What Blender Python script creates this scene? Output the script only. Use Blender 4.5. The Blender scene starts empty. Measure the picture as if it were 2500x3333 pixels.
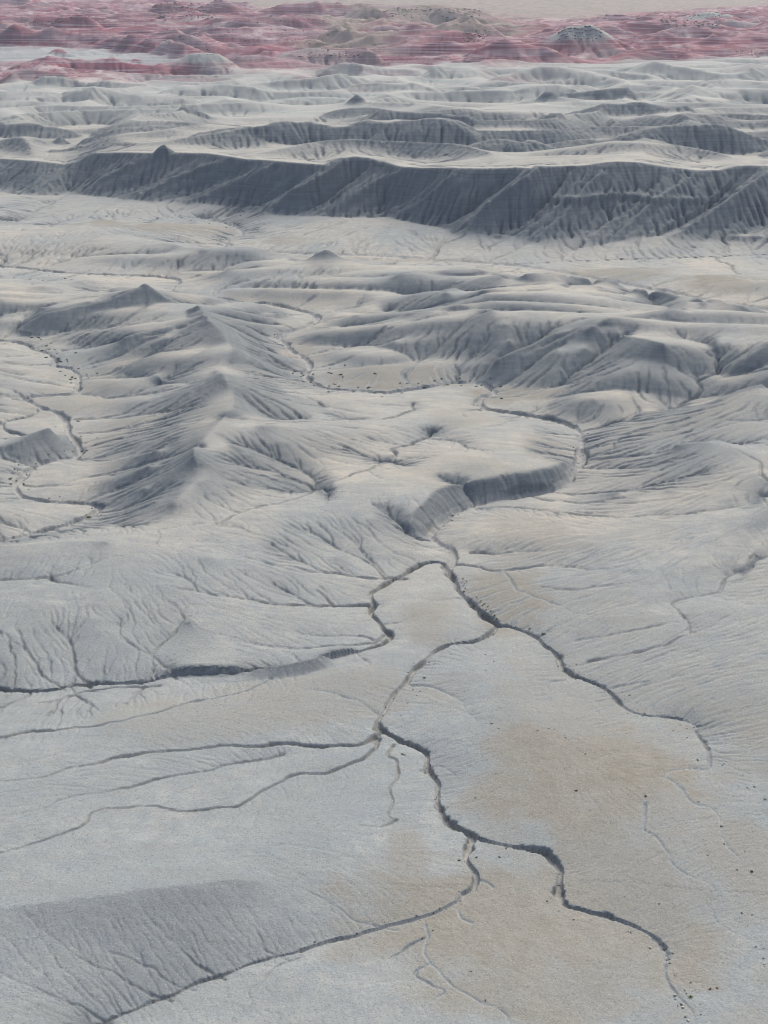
import bpy, math, time
import numpy as np
T0 = time.time()
f32 = np.float32

# ------------------------------------------------------------------ camera
sc = bpy.context.scene
CAM_H, PITCH, VFOV = 120.0, math.radians(21.2), math.radians(40.0)
cam_d = bpy.data.cameras.new("camera")
cam_d.sensor_fit = 'VERTICAL'
cam_d.sensor_height = 36.0
cam_d.lens = 18.0 / math.tan(VFOV / 2)
cam_d.clip_start, cam_d.clip_end = 1.0, 60000.0
cam = bpy.data.objects.new("camera", cam_d)
sc.collection.objects.link(cam)
cam.location = (0, 0, CAM_H)
cam.rotation_euler = (math.pi / 2 - PITCH, 0, 0)
sc.camera = cam

# ------------------------------------------------------------------ light
SUN_EL, SUN_AZ = math.radians(43), math.radians(24)      # azimuth measured from +Y (away from the viewer) towards +X
world = bpy.data.worlds.new("World")
sc.world = world
world.use_nodes = True
wn = world.node_tree
sky = wn.nodes.new('ShaderNodeTexSky')
sky.sky_type = 'NISHITA'
sky.sun_disc = False
sky.sun_elevation = SUN_EL
sky.sun_rotation = SUN_AZ
sky.dust_density = 4.0
sky.ozone_density = 0.8
bg = wn.nodes['Background']
bg.inputs['Strength'].default_value = 0.10
wn.links.new(sky.outputs[0], bg.inputs[0])
sun_d = bpy.data.lights.new("sun", 'SUN')
sun_d.energy = 1.5
sun_d.angle = math.radians(40)
sun_d.color = (1.0, 0.965, 0.86)
sun = bpy.data.objects.new("sun", sun_d)
sc.collection.objects.link(sun)
sun.rotation_euler = (math.pi / 2 - SUN_EL, 0, math.pi - SUN_AZ)
sc.cycles.use_denoising = True
sc.cycles.denoising_input_passes = 'RGB_ALBEDO_NORMAL'
sc.cycles.denoising_prefilter = 'ACCURATE'
sc.cycles.filter_width = 1.1
sc.view_settings.view_transform = 'Standard'
sc.view_settings.look = 'None'
sc.view_settings.gamma = 1.0
sc.view_settings.exposure = 0.82

# ------------------------------------------------------------------ helpers
FPX = 1106.0 / math.tan(VFOV / 2)      # focal length in units of a 1659 x 2212 survey sheet of the view
SP, CP = math.sin(PITCH), math.cos(PITCH)

def ground(px, py, z=0.0):
    """where a sight line meets height z: survey coordinates -> world"""
    u, v = (px - 829.5) / FPX, (1106.0 - py) / FPX
    dx, dy, dz = u, CP + v * SP, -SP + v * CP
    t = (z - CAM_H) / dz
    return dx * t, dy * t

def dep_tan(py):
    v = (1106.0 - py) / FPX
    return math.tan(PITCH - math.atan(v))

rng = np.random.default_rng(11)

def _hash(ix, iy, seed):
    h = (ix.astype(np.uint32) * np.uint32(374761393) + iy.astype(np.uint32) * np.uint32(668265263) + np.uint32((seed * 974634777) & 0xffffffff))
    h = (h ^ (h >> np.uint32(13))) * np.uint32(1274126177)
    h ^= h >> np.uint32(16)
    return h

def noise(x, y, seed=0):
    """gradient noise, about -1..1"""
    xf, yf = np.floor(x), np.floor(y)
    ix, iy = xf.astype(np.int32), yf.astype(np.int32)
    fx, fy = (x - xf).astype(f32), (y - yf).astype(f32)
    ux, uy = fx * fx * fx * (fx * (fx * 6 - 15) + 10), fy * fy * fy * (fy * (fy * 6 - 15) + 10)
    def g(ox, oy):
        a = _hash(ix + ox, iy + oy, seed).astype(f32) * f32(2 * math.pi / 4294967296.0)
        return np.cos(a) * (fx - ox) + np.sin(a) * (fy - oy)
    n0 = g(0, 0); n0 += ux * (g(1, 0) - n0)
    n1 = g(0, 1); n1 += ux * (g(1, 1) - n1)
    return (n0 + uy * (n1 - n0)) * f32(1.5)

def fbm(x, y, octs=4, seed=0, gain=0.5):
    r = 0; a = 1.0; s = 0
    for o in range(octs):
        r = r + a * noise(x * 2.03 ** o + 17.3 * o, y * 2.03 ** o - 9.1 * o, seed + o)
        s += a; a *= gain
    return r / s * 1.3

def sstep(a, b, x):
    t = np.clip((x - a) / (b - a), 0, 1)
    return t * t * (3 - 2 * t)

def spline(pts, step):
    """Catmull-Rom through points (any dimension), resampled at about 'step' metres"""
    P = np.array(pts, float)
    if len(P) < 2: return P
    P = np.vstack([2 * P[0] - P[1], P, 2 * P[-1] - P[-2]])
    out = []
    for i in range(1, len(P) - 2):
        p0, p1, p2, p3 = P[i - 1], P[i], P[i + 1], P[i + 2]
        n = max(1, int(np.hypot(*(p2 - p1)[:2]) / step))
        t = (np.arange(n) / n)[:, None]
        out.append(0.5 * ((2 * p1) + (-p0 + p2) * t + (2 * p0 - 5 * p1 + 4 * p2 - p3) * t * t + (-p0 + 3 * p1 - 3 * p2 + p3) * t ** 3))
    out.append(P[-2:-1])
    return np.vstack(out)

def line(px, z0=0.0, z1=None, step=1.0, wig=0.6, wl=9.0, seed=0):
    """survey polyline -> world polyline (x, y, z) with a little natural wander"""
    n = len(px)
    if isinstance(z0, (list, tuple)):
        zs = np.array(z0, float)
    else:
        zs = np.linspace(z0, z0 if z1 is None else z1, n)
    W = [(*ground(p[0], p[1], z), z) for p, z in zip(px, zs)]
    S = spline(W, step)
    if wig:
        w = wig * np.minimum(1, np.minimum(np.arange(len(S)), np.arange(len(S))[::-1]) / 6.0)
        S[:, 0] += w * fbm(S[:, 0] / wl, S[:, 1] / wl, 3, seed + 5)
        S[:, 1] += w * fbm(S[:, 0] / wl, S[:, 1] / wl, 3, seed + 9)
    return S

# ------------------------------------------------------------------ survey of the valley: streams, gullies, crests
# (points read along the thing, mouth first for gullies)
STREAMS = [   # half width of floor, bank width, depth, jaggedness, points
 (2.6, 2.0, .8, .5, [(435,471),(480,480),(515,493),(522,503),(500,513),(485,523),(492,533),(520,538),(600,545),(700,549),(830,553),(910,558),(1050,568),(1130,575),(1190,584),(1280,601),(1355,614),(1455,634),(1545,651),(1659,669),(1760,690)]),
 (.5, .7, .6, .4, [(1800,546),(1659,550),(1520,555),(1245,563),(1130,570),(1050,568)]),
 (1.3, 1.2, 1.1, .5, [(-60,572),(60,580),(150,590),(310,596),(370,601),(387,609),(372,624),(390,636),(430,644),(485,646),(525,654),(575,656),(625,666),(665,676),(685,686),(677,701),(655,709),(620,719),(605,731),(617,746),(637,761),(660,774),(667,794),(655,809),(665,821),(700,839),(740,844),(830,849),(860,845),(930,836),(980,828),(1030,829),(1055,836),(1068,849),(1045,859),(1032,871),(1050,884),(1090,891),(1140,899),(1190,906),(1225,916),(1250,931),(1257,954),(1252,984),(1246,1009),(1232,1035),(1200,1056),(1130,1072),(1080,1080),(1030,1092),(982,1108),(957,1124),(936,1152),(947,1170),(972,1190),(975,1215),(967,1225)]),
 (.45, 1.5, 2.2, .8, [(967,1225),(985,1260),(1005,1290),(1035,1320),(1075,1352)]),
 (.35, 1.0, 1.3, .7, [(1075,1352),(1110,1355),(1145,1370),(1175,1395),(1205,1422),(1215,1445),(1230,1457),(1270,1467),(1300,1482),(1325,1507),(1350,1530),(1380,1542),(1430,1547),(1475,1555),(1505,1570)]),
 (.4, 1.2, 1.8, .4, [(1075,1352),(1055,1372),(1025,1385),(980,1392),(930,1415),(890,1445),(875,1475),(855,1495),(832,1525),(815,1555),(820,1576)]),
 (.4, 1.1, 1.9, .9, [(820,1576),(855,1593),(885,1610),(915,1630),(920,1655),(932,1675),(945,1695),(947,1728),(960,1753),(984,1780),(1005,1795),(1024,1808)]),
 (.35, .9, 1.4, .6, [(1024,1808),(1014,1822),(1007,1848),(1022,1873),(1032,1888),(1022,1913),(990,1943),(960,1963),(920,1980),(870,1993),(829,2007),(775,2023),(710,2035),(650,2055)]),
 (.4, .9, 1.6, .7, [(1024,1808),(1070,1820),(1110,1830),(1150,1838),(1180,1853),(1200,1873),(1212,1888),(1207,1918),(1217,1938),(1230,1953),(1265,1963),(1320,1978),(1370,2000),(1410,2025),(1435,2053),(1440,2073)]),
 (.9, 1.4, 1.2, .6, [(-40,732),(0,736),(45,741),(75,756),(105,764),(120,779),(117,791),(150,796),(170,809),(172,829),(160,849),(115,854),(60,859),(75,874),(100,884),(130,894),(145,914),(152,939),(167,959),(172,974),(160,989),(115,996),(75,1009),(50,1029),(35,1054),(40,1069),(75,1079),(125,1086),(190,1089),(215,1096),(200,1112),(135,1137),(40,1160),(-30,1172)]),
 (.4, 1.0, 1.2, .6, [(82,884),(65,899),(20,909),(8,914),(15,929),(55,944),(30,949),(-30,952)]),
 (.4, 1.0, 1.6, .5, [(967,1222),(947,1215),(915,1220),(875,1242),(828,1268),(803,1285),(802,1305),(800,1325),(820,1342),(832,1360),(845,1376),(830,1391),(800,1400),(750,1413),(700,1427),(650,1442),(600,1449),(525,1457),(450,1457),(380,1459),(320,1470),(250,1474),(195,1479),(140,1484),(100,1491),(25,1493),(-30,1487)]),
]
STREAMS.append((.12, .5, .55, .4, [(650,2055),(550,2083),(475,2108),(420,2128),(370,2153),(310,2178),(245,2203),(180,2232)]))
GULLIES = [   # depth at mouth, mouth first
 (.9, [(892,869),(890,884),(860,904),(845,909),(800,919),(750,931),(660,936),(610,959),(500,964),(460,970)]),
 (1.2,[(932,934),(920,946),(885,964),(852,979),(860,991),(845,1006),(830,1016),(795,1034),(760,1049),(700,1079),(650,1104),(575,1126),(510,1147),(480,1162),(425,1170),(350,1180),(345,1195),(345,1222)]),
 (.9, [(1255,926),(1330,916),(1375,911),(1435,909),(1525,914),(1659,914),(1750,915)]),
 (.8, [(1435,909),(1475,889),(1545,864),(1610,844),(1680,830)]),
 (.6, [(1525,914),(1580,896),(1659,880),(1740,868)]),
 (.8, [(1265,984),(1310,979),(1340,962),(1430,962),(1505,944),(1580,922),(1640,916)]),
 (.9, [(1275,989),(1355,999),(1405,1004),(1455,1006),(1480,989),(1530,976),(1659,949),(1740,935)]),
 (1.1,[(1750,1095),(1659,1099),(1640,1084),(1625,1059),(1580,1036),(1530,1019),(1455,1009)]),
 (.8, [(1659,1115),(1640,1130),(1650,1145),(1630,1160),(1610,1175),(1575,1190),(1540,1205)]),
 (.6, [(1030,1092),(1080,1090),(1155,1099),(1210,1109),(1260,1125),(1320,1135),(1340,1145),(1405,1158),(1450,1172)]),
 (.9, [(980,1210),(1030,1217),(1065,1227),(1130,1229),(1195,1227),(1280,1242),(1360,1246)]),
 (.6, [(1085,1230),(1100,1250),(1115,1275),(1145,1290),(1175,1302),(1210,1312),(1250,1327),(1330,1337),(1420,1338)]),
 (.6, [(1015,1187),(1070,1190),(1180,1197),(1280,1195)]),
 (.5, [(1270,1422),(1355,1410),(1430,1395),(1495,1380),(1580,1350),(1640,1335)]),
 (.4, [(1170,1272),(1250,1280),(1330,1275),(1380,1270),(1455,1255),(1520,1250)]),
 (.4, [(1240,1380),(1330,1372),(1395,1362),(1480,1352),(1580,1330)]),
 (.4, [(1295,1478),(1380,1472),(1455,1462),(1540,1450)]),
 (.35,[(885,1472),(930,1477),(980,1500),(1005,1530),(1030,1560)]),
 (.35,[(1220,1462),(1182,1475),(1185,1500),(1180,1520)]),
 (1.2,[(815,1578),(780,1597),(725,1602),(625,1602),(550,1610),(475,1615),(400,1622),(325,1635),(250,1650),(210,1668),(150,1678),(100,1703),(-20,1722)]),
 (.9, [(-30,1614),(0,1610),(65,1597),(160,1592),(240,1577),(300,1562),(360,1540),(425,1517),(500,1500),(540,1487),(565,1470),(600,1455)]),
 (.9, [(820,1585),(800,1617),(770,1640),(700,1658),(625,1673),(610,1685),(565,1703),(545,1723),(515,1745),(470,1750),(400,1760),(350,1755),(285,1757),(200,1778),(172,1815),(100,1840),(50,1863),(-20,1888)]),
 (.5, [(610,1622),(490,1650),(450,1663),(350,1688),(250,1718),(185,1738),(125,1755),(80,1778),(-20,1804)]),
 (.8, [(850,1600),(840,1620),(855,1635),(857,1659),(842,1698),(845,1728),(840,1758),(852,1770)]),
 (.4, [(855,1768),(830,1778),(760,1790)]),
 (.8, [(345,1472),(280,1475),(225,1480),(160,1491),(115,1513),(50,1521),(-30,1535)]),
 (.9, [(795,1297),(710,1303),(590,1310),(500,1302),(425,1297),(350,1292)]),
 (.7, [(830,1362),(800,1377),(675,1395),(590,1395),(525,1387),(450,1375),(410,1357)]),
 (.9, [(875,1242),(780,1240),(740,1240),(670,1242),(615,1237),(500,1240),(450,1238)]),
 (.45, [(195,1475),(165,1440),(160,1415),(135,1385),(100,1357),(75,1342)]),
 (.5, [(380,1457),(340,1425),(280,1397),(230,1380),(200,1360)]),
 (.45, [(140,1482),(90,1450),(65,1427),(45,1410),(0,1395),(-30,1390)]),
 (.7, [(-30,1280),(30,1282),(110,1280),(180,1262),(225,1247),(270,1242)]),
 (.4, [(110,1280),(150,1290),(200,1300),(225,1312)]),
 (.7, [(165,985),(250,1004),(340,1014)]),
 (.6, [(172,962),(240,954),(300,956),(390,964)]),
 (.6, [(175,806),(215,809),(250,814),(320,831),(350,844)]),
 (.7, [(50,1041),(150,1046),(250,1049),(325,1046)]),
 (.6, [(-30,724),(150,724),(260,736),(340,727),(380,712)]),
 (.6, [(780,914),(740,909),(700,889),(625,864),(560,850)]),
 (.6, [(660,936),(600,931),(540,914),(520,900)]),
 (.6, [(700,1079),(650,1060),(575,1044),(500,1025)]),
 (.6, [(845,1006),(800,1000),(740,985),(650,975),(560,985)]),
 (.5, [(600,764),(560,757),(510,752)]), (.5, [(598,736),(560,732),(510,728)]), (.5, [(640,768),(560,770),(515,777)]),
 (.5, [(655,818),(600,820),(540,822),(510,830)]),
 (.5, [(175,845),(250,860),(330,850),(420,812),(465,795)]),
 (.5, [(160,900),(250,900),(350,880),(430,862),(480,850)]),
 (.5, [(170,930),(280,930),(380,905),(460,880)]),
 (.3, [(370,2150),(300,2128),(240,2108),(150,2073),(60,2018)]),
 (.3, [(240,2200),(150,2168),(100,2153),(50,2140),(-20,2118)]),
 (.25, [(420,2128),(370,2113),(325,2090),(235,2073),(190,2040)]),
 (.22, [(485,2104),(435,2083),(400,2058),(345,2020)]),
 (.22, [(620,2062),(565,2025),(520,1980)]),
 (.3, [(860,1998),(829,1993),(760,1970),(700,1943),(610,1915)]),
 (.3, [(920,1985),(922,2018),(915,2048),(930,2073),(960,2108),(995,2133),(1045,2163),(1080,2178),(1115,2225)]),
 (.4, [(915,2015),(905,2020),(870,2043),(845,2060),(829,2078)]),
 (.3, [(645,2058),(605,2073),(565,2108),(542,2138),(550,2158),(525,2183),(485,2225)]),
 (.3, [(930,2073),(900,2100),(960,2135),(950,2150),(910,2175)]),
 (.3, [(1440,2073),(1437,2098),(1450,2123),(1470,2153),(1495,2188),(1510,2225)]),
 (.4, [(1505,1570),(1520,1595),(1535,1620),(1535,1653),(1490,1656),(1450,1666),(1442,1683),(1425,1713)]),
 (.25,[(1395,1733),(1397,1788),(1425,1813),(1450,1860),(1485,1883),(1545,1918),(1545,1968),(1570,1998),(1630,2028),(1680,2060)]),
 (.3, [(1445,1680),(1495,1728),(1540,1748),(1555,1778),(1570,1820),(1595,1853),(1610,1883),(1680,1915)]),
 (.3, [(910,1655),(935,1648),(960,1652),(985,1668)]),
 (.3, [(1030,1888),(1050,1893),(1065,1905)]),
 (.3, [(990,1955),(1000,1970),(1020,1985)]),
 (.4, [(1165,598),(1155,622),(1190,600)]),
 (.5, [(890,646),(930,652),(965,676)]),
 (.5, [(830,675),(905,664),(985,668)]),
]
GULLIES += [(.5, p) for p in ([(995,556),(1070,530),(1078,512)],[(1055,560),(1130,535),(1200,516)],[(1270,562),(1312,540),(1310,520)],[(1380,561),(1480,545),(1520,530),(1527,506)],[(1560,554),(1560,542),(1580,525),(1610,510)],
   [(1640,552),(1620,535),(1640,516)],[(1180,566),(1240,540),(1330,530),(1390,516)],[(930,556),(960,525),(1010,506)],[(100,488),(200,464),(275,440)],[(200,486),(300,462),(332,447)],[(300,484),(390,458),(420,444)],[(400,482),(480,470),(560,458)],[(20,480),(100,450),(150,428)])]
C = []; BANK = set()   # crests: heights, points
def crest(z, pts): C.append((z, pts))
crest([7.5,8.3,9,8,7,6.5,5.5,6,8.5,7.5,7.5,6.5,6.5,7,9,7,6,4,2.2], [(425,671),(440,684),(450,709),(475,734),(500,759),(510,774),(485,804),(476,820),(478,829),(505,864),(505,884),(495,914),(460,954),(427,979),(418,994),(425,1029),(440,1054),(410,1084),(375,1128)])
crest([10,9,7,6,4], [(310,629),(270,639),(220,656),(150,671),(85,681)])
crest([10,7.5,5], [(310,629),(350,649),(400,669)])
crest([8,6,5.5,4.5], [(450,712),(390,720),(330,728),(270,742)])
crest([11.5,8.5,6,4.5,4], [(1275,724),(1310,739),(1355,774),(1405,804),(1430,814)])
crest([11.5,11,10,8.5,7,5.5,4], [(1275,724),(1330,716),(1405,714),(1480,704),(1530,691),(1570,709),(1600,724)])
crest([11.5,7,4.5,3.5], [(1275,724),(1205,749),(1130,779),(1070,794)])
crest([5.5,7.5,6.5,4.5], [(1370,656),(1405,649),(1455,664),(1505,686)])
crest([3.5,4,4.5,4.5,4,3], [(220,520),(320,525),(440,545),(550,548),(600,557),(625,562)])
crest([3,8.5,3.5], [(650,575),(706,550),(750,572)])
crest([2.5,4,6,4,2.5], [(860,622),(930,610),(1000,594),(1030,606),(1060,622)])
crest([3,4,5,4,3], [(880,712),(930,706),(990,698),(1025,712),(1060,735)])
crest([3.5,5,4.5], [(1130,640),(1200,632),(1330,640)])
crest([3,4.5,3.5], [(1040,672),(1180,655),(1290,662)])
BANK.add(len(C)); crest([2.5,3,2.5], [(180,498),(225,487),(275,500)])
BANK.add(len(C)); crest([2.5,3,2.5], [(310,497),(390,486),(470,492)])
BANK.add(len(C)); crest([5,5.2,5,4.6,4.2,3.5,2.2], [(-70,1964),(20,1952),(150,1934),(300,1912),(400,1900),(500,1897),(600,1908)])
BANK.add(len(C)); crest([3.6,4.6,5.2,5.2,5.0,4.6,3.4], [(1222,990),(1195,1005),(1130,1015),(1040,1028),(962,1047),(906,1085),(885,1125)])
BANK.add(len(C)); crest([1.2,2.2,2.7,1.9,2.4,1.2], [(360,1442),(430,1434),(500,1428),(570,1429),(660,1414),(760,1395)])
BANK.add(len(C)); crest([1.8,2,1.8,1.6], [(-30,1222),(60,1212),(150,1210),(230,1214)])
crest([4,3.5,2.5], [(110,932),(80,945),(20,968)])

# ------------------------------------------------------------------ escarpment and zones, as functions of bearing
TH_MAX = math.radians(21.5)
def tab(pts, key):
    a = np.array(pts, float); o = np.argsort(a[:, 0]); return a[o, 0], a[o, key]
TOE = [(-120,414,3.),(0,415,3),(75,425,3),(150,420,3.5),(240,428,4),(330,436,4),(420,438,4),(500,446,4),(575,462,4),(650,468,4),(750,470,4),(830,470,4),(930,488,4),(1005,504,4),(1080,508,4),(1180,516,4),(1280,514,4),(1430,512,4),(1530,508,4),(1659,512,4),(1780,512,4)]
RIMP = [(-120,341),(0,343),(75,348),(140,355),(170,347),(200,330),(280,330),(340,331),(380,330),(450,331),(500,339),(530,345),(600,348),(650,353),(700,357),(740,341),(770,338),(800,343),(830,350),(860,359),(910,363),(980,363),(1055,365),(1125,363),(1150,364),(1162,358),(1200,360),(1265,358),(1290,353),(1330,349),(1380,351),(1430,360),(1505,368),(1555,368),(1595,359),(1659,358),(1780,357)]
def th_of(px, py, z):
    x, y = ground(px, py, z); return math.atan2(x, y), math.hypot(x, y)
toe_t, toe_r, toe_z = zip(*[(*th_of(a, b, z), z) for a, b, z in TOE])
rim_t, rim_r, rim_z = [], [], []
for a, b in RIMP:
    tz = np.interp(a, [p[0] for p in TOE], [p[2] for p in TOE]); ty = np.interp(a, [p[0] for p in TOE], [p[1] for p in TOE])
    rt = th_of(a, ty, tz)[1]
    k = 1.0 / dep_tan(b); S = 1.35
    z = (CAM_H * k - rt + S * tz) / (k + S)
    th, r = th_of(a, b, z)
    rim_t.append(th); rim_r.append(r); rim_z.append(z)
def f_toe(t): return np.interp(t, toe_t, toe_r), np.interp(t, toe_t, toe_z)
def f_rim(t): return np.interp(t, rim_t, rim_r), np.interp(t, rim_t, rim_z)
_tg = np.linspace(min(rim_t), max(rim_t), 1200)
_zg = np.interp(_tg, rim_t, rim_z)
_k = np.hanning(121); _k /= _k.sum()
_zs = np.convolve(np.pad(_zg, 60, mode='edge'), _k, mode='valid')
_rg = np.interp(_tg, rim_t, rim_r); _k2 = np.hanning(15); _k2 /= _k2.sum()
_rg = np.convolve(np.pad(_rg, 7, mode='edge'), _k2, mode='valid'); _zg = np.convolve(np.pad(_zg, 7, mode='edge'), _k2, mode='valid')
def f_rim(t): return np.interp(t, _tg, _rg), np.interp(t, _tg, _zg)
def f_zback(t): return np.interp(t, _tg, _zs)
SP_R = [-100,60,172,330,500,600,765,880,1010,1162,1320,1500,1700,1900]
SP_T = [-190,-30,70,180,270,400,575,690,840,1000,1180,1330,1462,1760]
SP_A = [1,.8,1,.8,.7,1,1.5,.7,.8,1.5,.5,.5,1.6,1]

PLAT = 23.0
def scarp_height(x, y, R, T):
    """escarpment between toe and rim, plateau behind it"""
    rt, zt = f_toe(T); rr, zr = f_rim(T)
    xd = 829.5 + FPX * (x / (y * CP + 108 * SP))
    t0 = np.clip((R - rt) / (rr - rt), -0.3, 1.3)
    wob = 25 * fbm(x / 60, y / 60, 3, 41)
    q = 0
    for i in range(len(SP_R) - 1):
        a = SP_T[i] + (SP_R[i] - SP_T[i]) * t0; b = SP_T[i + 1] + (SP_R[i + 1] - SP_T[i + 1]) * t0
        q = q + np.clip((xd + wob - a) / (b - a), 0, 1)
    u = q - np.floor(q)
    D = np.abs(u - .5) * 2
    amp = np.interp(np.round(q), np.arange(len(SP_A)), SP_A)
    # smaller ribs between the spurs
    D2 = np.abs(np.mod(q * 4.0 + .6 * noise(x / 35, y / 35, 71), 1) - .5) * 2
    span = rr - rt
    env = np.interp(t0, [-.3, 0, .35, .75, 1, 1.3], [0, .10, .30, .22, .05, 0])
    Re = R + span * env * ((D ** 1.2 - .45) * amp * .95 + (D2 - .5) * .16)
    t = np.clip((Re - rt) / span, 0, 1)
    # bedding ledges and a steep cap
    p = np.interp(t, [0, .15, .4, .70, .90, .96, 1], [0, .085, .31, .64, .87, .955, 1])
    led = np.clip(noise(q * 2.2 + 3, t * 0 + .3, 5) * 1.5, 0, 1) + 2.2 * sstep(9.2, 9.5, q) * (1 - sstep(11.2, 11.9, q))
    p = p + .024 * led * sstep(.545, .56, t) * (1 - sstep(.56, .66, t))
    z = zt + (zr - zt) * p
    back = np.clip(R - rr, 0, None)
    zb_ = f_zback(T); zr2 = zr + (zb_ - zr) * sstep(0, 30, back)
    zp = zr2 + (PLAT - zr2) * sstep(0, 140, back) - 1.2 * sstep(0, 22, back) * (1 - sstep(30, 110, back))
    return np.where(R > rr, zp, z), t0, q

# ------------------------------------------------------------------ relief solved between streams and crests (log-polar lattice: square cells everywhere)
NC0, NR0 = 512, 1536
DL = 2 * TH_MAX / NC0
R0 = 104.0
gth = (-TH_MAX + (np.arange(NC0) + .5) * DL).astype(np.float64)
gr = R0 * np.exp((np.arange(NR0) + .5) * DL)

def solve(lines, csc=1.0):
    h = None
    for lev in (6, 5, 4, 3, 2, 1, 0):
        s = 2 ** lev
        nc, nr = NC0 // s, NR0 // s
        d = DL * s
        th = -TH_MAX + (np.arange(nc) + .5) * d
        r = R0 * np.exp((np.arange(nr) + .5) * d)
        acc = np.zeros(nr * nc); cnt = np.zeros(nr * nc)
        for L in lines:
            ci = np.floor((np.arctan2(L[:, 0], L[:, 1]) + TH_MAX) / d).astype(int)
            ri = np.floor(np.log(np.hypot(L[:, 0], L[:, 1]) / R0) / d).astype(int)
            ok = (ci >= 0) & (ci < nc) & (ri >= 0) & (ri < nr)
            idx = ri[ok] * nc + ci[ok]
            np.add.at(acc, idx, L[ok, 2]); np.add.at(cnt, idx, 1)
        m = (cnt > 0).reshape(nr, nc); val = (acc / np.maximum(cnt, 1)).reshape(nr, nc)
        TT, RR = np.meshgrid(th, r)
        rt, _ = f_toe(TT)
        X, Y = RR * np.sin(TT), RR * np.cos(TT)
        out = RR >= rt
        zs, _, _ = scarp_height(X, Y, RR, TT)
        m = m | out; val = np.where(out, zs, val)
        kk = np.interp(RR, [120, 220, 400, 620], [1 / 32., 1 / 40., 1 / 45., 1 / 50.]) ** 2
        cc = np.interp(RR, [120, 170, 220, 350, 500, 620], [.0028, .0045, .0100, .0110, .0075, .0025]) * csc
        cc = cc * (1 - .5 * sstep(-20, -40, X) * sstep(215, 235, RR) * (1 - sstep(285, 320, RR)))
        cc = cc * (1 - .72 * sstep(15, 45, X) * (1 - sstep(285, 330, RR)))
        cc = cc * (1 + .6 * noise(X / 55, Y / 55, 3))
        fan = sstep(60, 20, rt - RR) if False else np.clip(1 - (rt - RR) / 70, 0, 1)
        kk = kk * (1 - fan); cc = cc * (1 - fan)
        A = (RR * d) ** 2
        src, den = cc * A, 1.0 / (4 + kk * A)
        if h is None: h = np.where(m, val, 1.0)
        else: h = np.repeat(np.repeat(h, 2, 0), 2, 1)
        h = np.where(m, val, h)
        it = {6: 300, 5: 200, 4: 150, 3: 120, 2: 90, 1: 60, 0: 40}[lev]
        free = ~m
        P = np.pad(h, 1, mode='edge')
        chk = (np.add.outer(np.arange(nr), np.arange(nc)) & 1).astype(bool)
        w = 1.6 if lev > 0 else 1.4
        for k in range(it):
            for par in (False, True):
                new = (P[:-2, 1:-1] + P[2:, 1:-1] + P[1:-1, :-2] + P[1:-1, 2:] + src) * den
                c = P[1:-1, 1:-1]
                np.copyto(c, c + w * (new - c), where=free & (chk == par))
            P[0], P[-1], P[:, 0], P[:, -1] = P[1], P[-2], P[:, 1], P[:, -2]
        h = P[1:-1, 1:-1].copy()
    return h

def sample(h, R, T):
    """smooth (cubic) lookup in the lattice"""
    fc = np.clip((T + TH_MAX) / DL - .5, 1, NC0 - 3); fr = np.clip(np.log(R / R0) / DL - .5, 1, NR0 - 3)
    ic = fc.astype(np.int32); ir = fr.astype(np.int32)
    tc = (fc - ic).astype(f32); tr = (fr - ir).astype(f32)
    def w(t): return ((1 - t) ** 3 / 6, (3 * t ** 3 - 6 * t * t + 4) / 6, (-3 * t ** 3 + 3 * t * t + 3 * t + 1) / 6, t ** 3 / 6)
    wc, wr = w(tc), w(tr)
    hf = h.astype(f32).ravel(); out = np.zeros(R.shape, f32)
    for j in range(4):
        row = (ir + j - 1) * NC0
        a = 0
        for i in range(4): a = a + wc[i] * hf[row + ic + i - 1]
        out += wr[j] * a
    return out

streams = [(w, b, d, j, line(p, 0.0, step=.7, wig=.9, wl=11, seed=i)) for i, (w, b, d, j, p) in enumerate(STREAMS)]
crests = [line(p, z, step=.7, wig=1.2, wl=14, seed=50 + i) for i, (z, p) in enumerate(C)]
SL4 = [q[4] for q in streams]
def at(h, L): return sample(h, np.hypot(L[:, 0], L[:, 1]), np.arctan2(L[:, 0], L[:, 1]))
h0 = solve(SL4, 1.35)
LOW = [line(p, z, step=.7, wig=.8, wl=14, seed=150 + i) for i, (z, p) in enumerate([(.35, [(330,1486),(450,1476),(525,1473),(600,1466),(650,1459),(700,1445),(750,1431),(800,1416),(845,1400)]), (.8, [(380,1500),(500,1492),(600,1480),(700,1462),(780,1440)]), (.4, [(20,1503),(140,1497),(250,1486)])])]
for i, L in enumerate(crests):
    b_ = at(h0, L)
    L[:, 2] = np.maximum(L[:, 2] * .85, b_ + (.8 if L[0, 1] > 200 else .2)) if i in BANK else np.maximum(L[:, 2] * 1.3, b_ * .85 + 1.0)
h1 = solve(SL4 + LOW + crests)
print("relief 1", round(time.time() - T0, 1))
gul = []
for i, (d, p) in enumerate(GULLIES):
    L = line(p, 1.0, step=.5, wig=1.0, wl=7, seed=90 + i)
    z1 = at(h1, L)
    q = np.linspace(0, 1, len(L)); fr0 = .85 if p[0] in ((1750,1095),(1659,1115)) else .5 if p[0] in ((195,1475),(380,1457),(140,1482),(1275,989),(1750,1095),(1265,984)) else .93 if p[0][1] > 1990 and p[0][0] < 900 else .72
    near = p[0][1] > 1700 and p[0][0] < 900 or d <= .35 or (p[0][0] > 1060 and 1220 < p[0][1] < 1500) or p[0] in ((195,1475),(380,1457),(140,1482),(1275,989),(1750,1095),(1659,1115),(1265,984)) or p[0] in ((-30,1280),(110,1280),(850,1600),(855,1768),(-30,1614))
    z = np.maximum.accumulate(np.minimum(z1 * ((fr0 if near else .10) + ((.95 - fr0) if near else .82) * q), z1 * .97))
    L[:, 2] = np.minimum(z, z1 * .98)
    gul.append((d, L))
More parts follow.
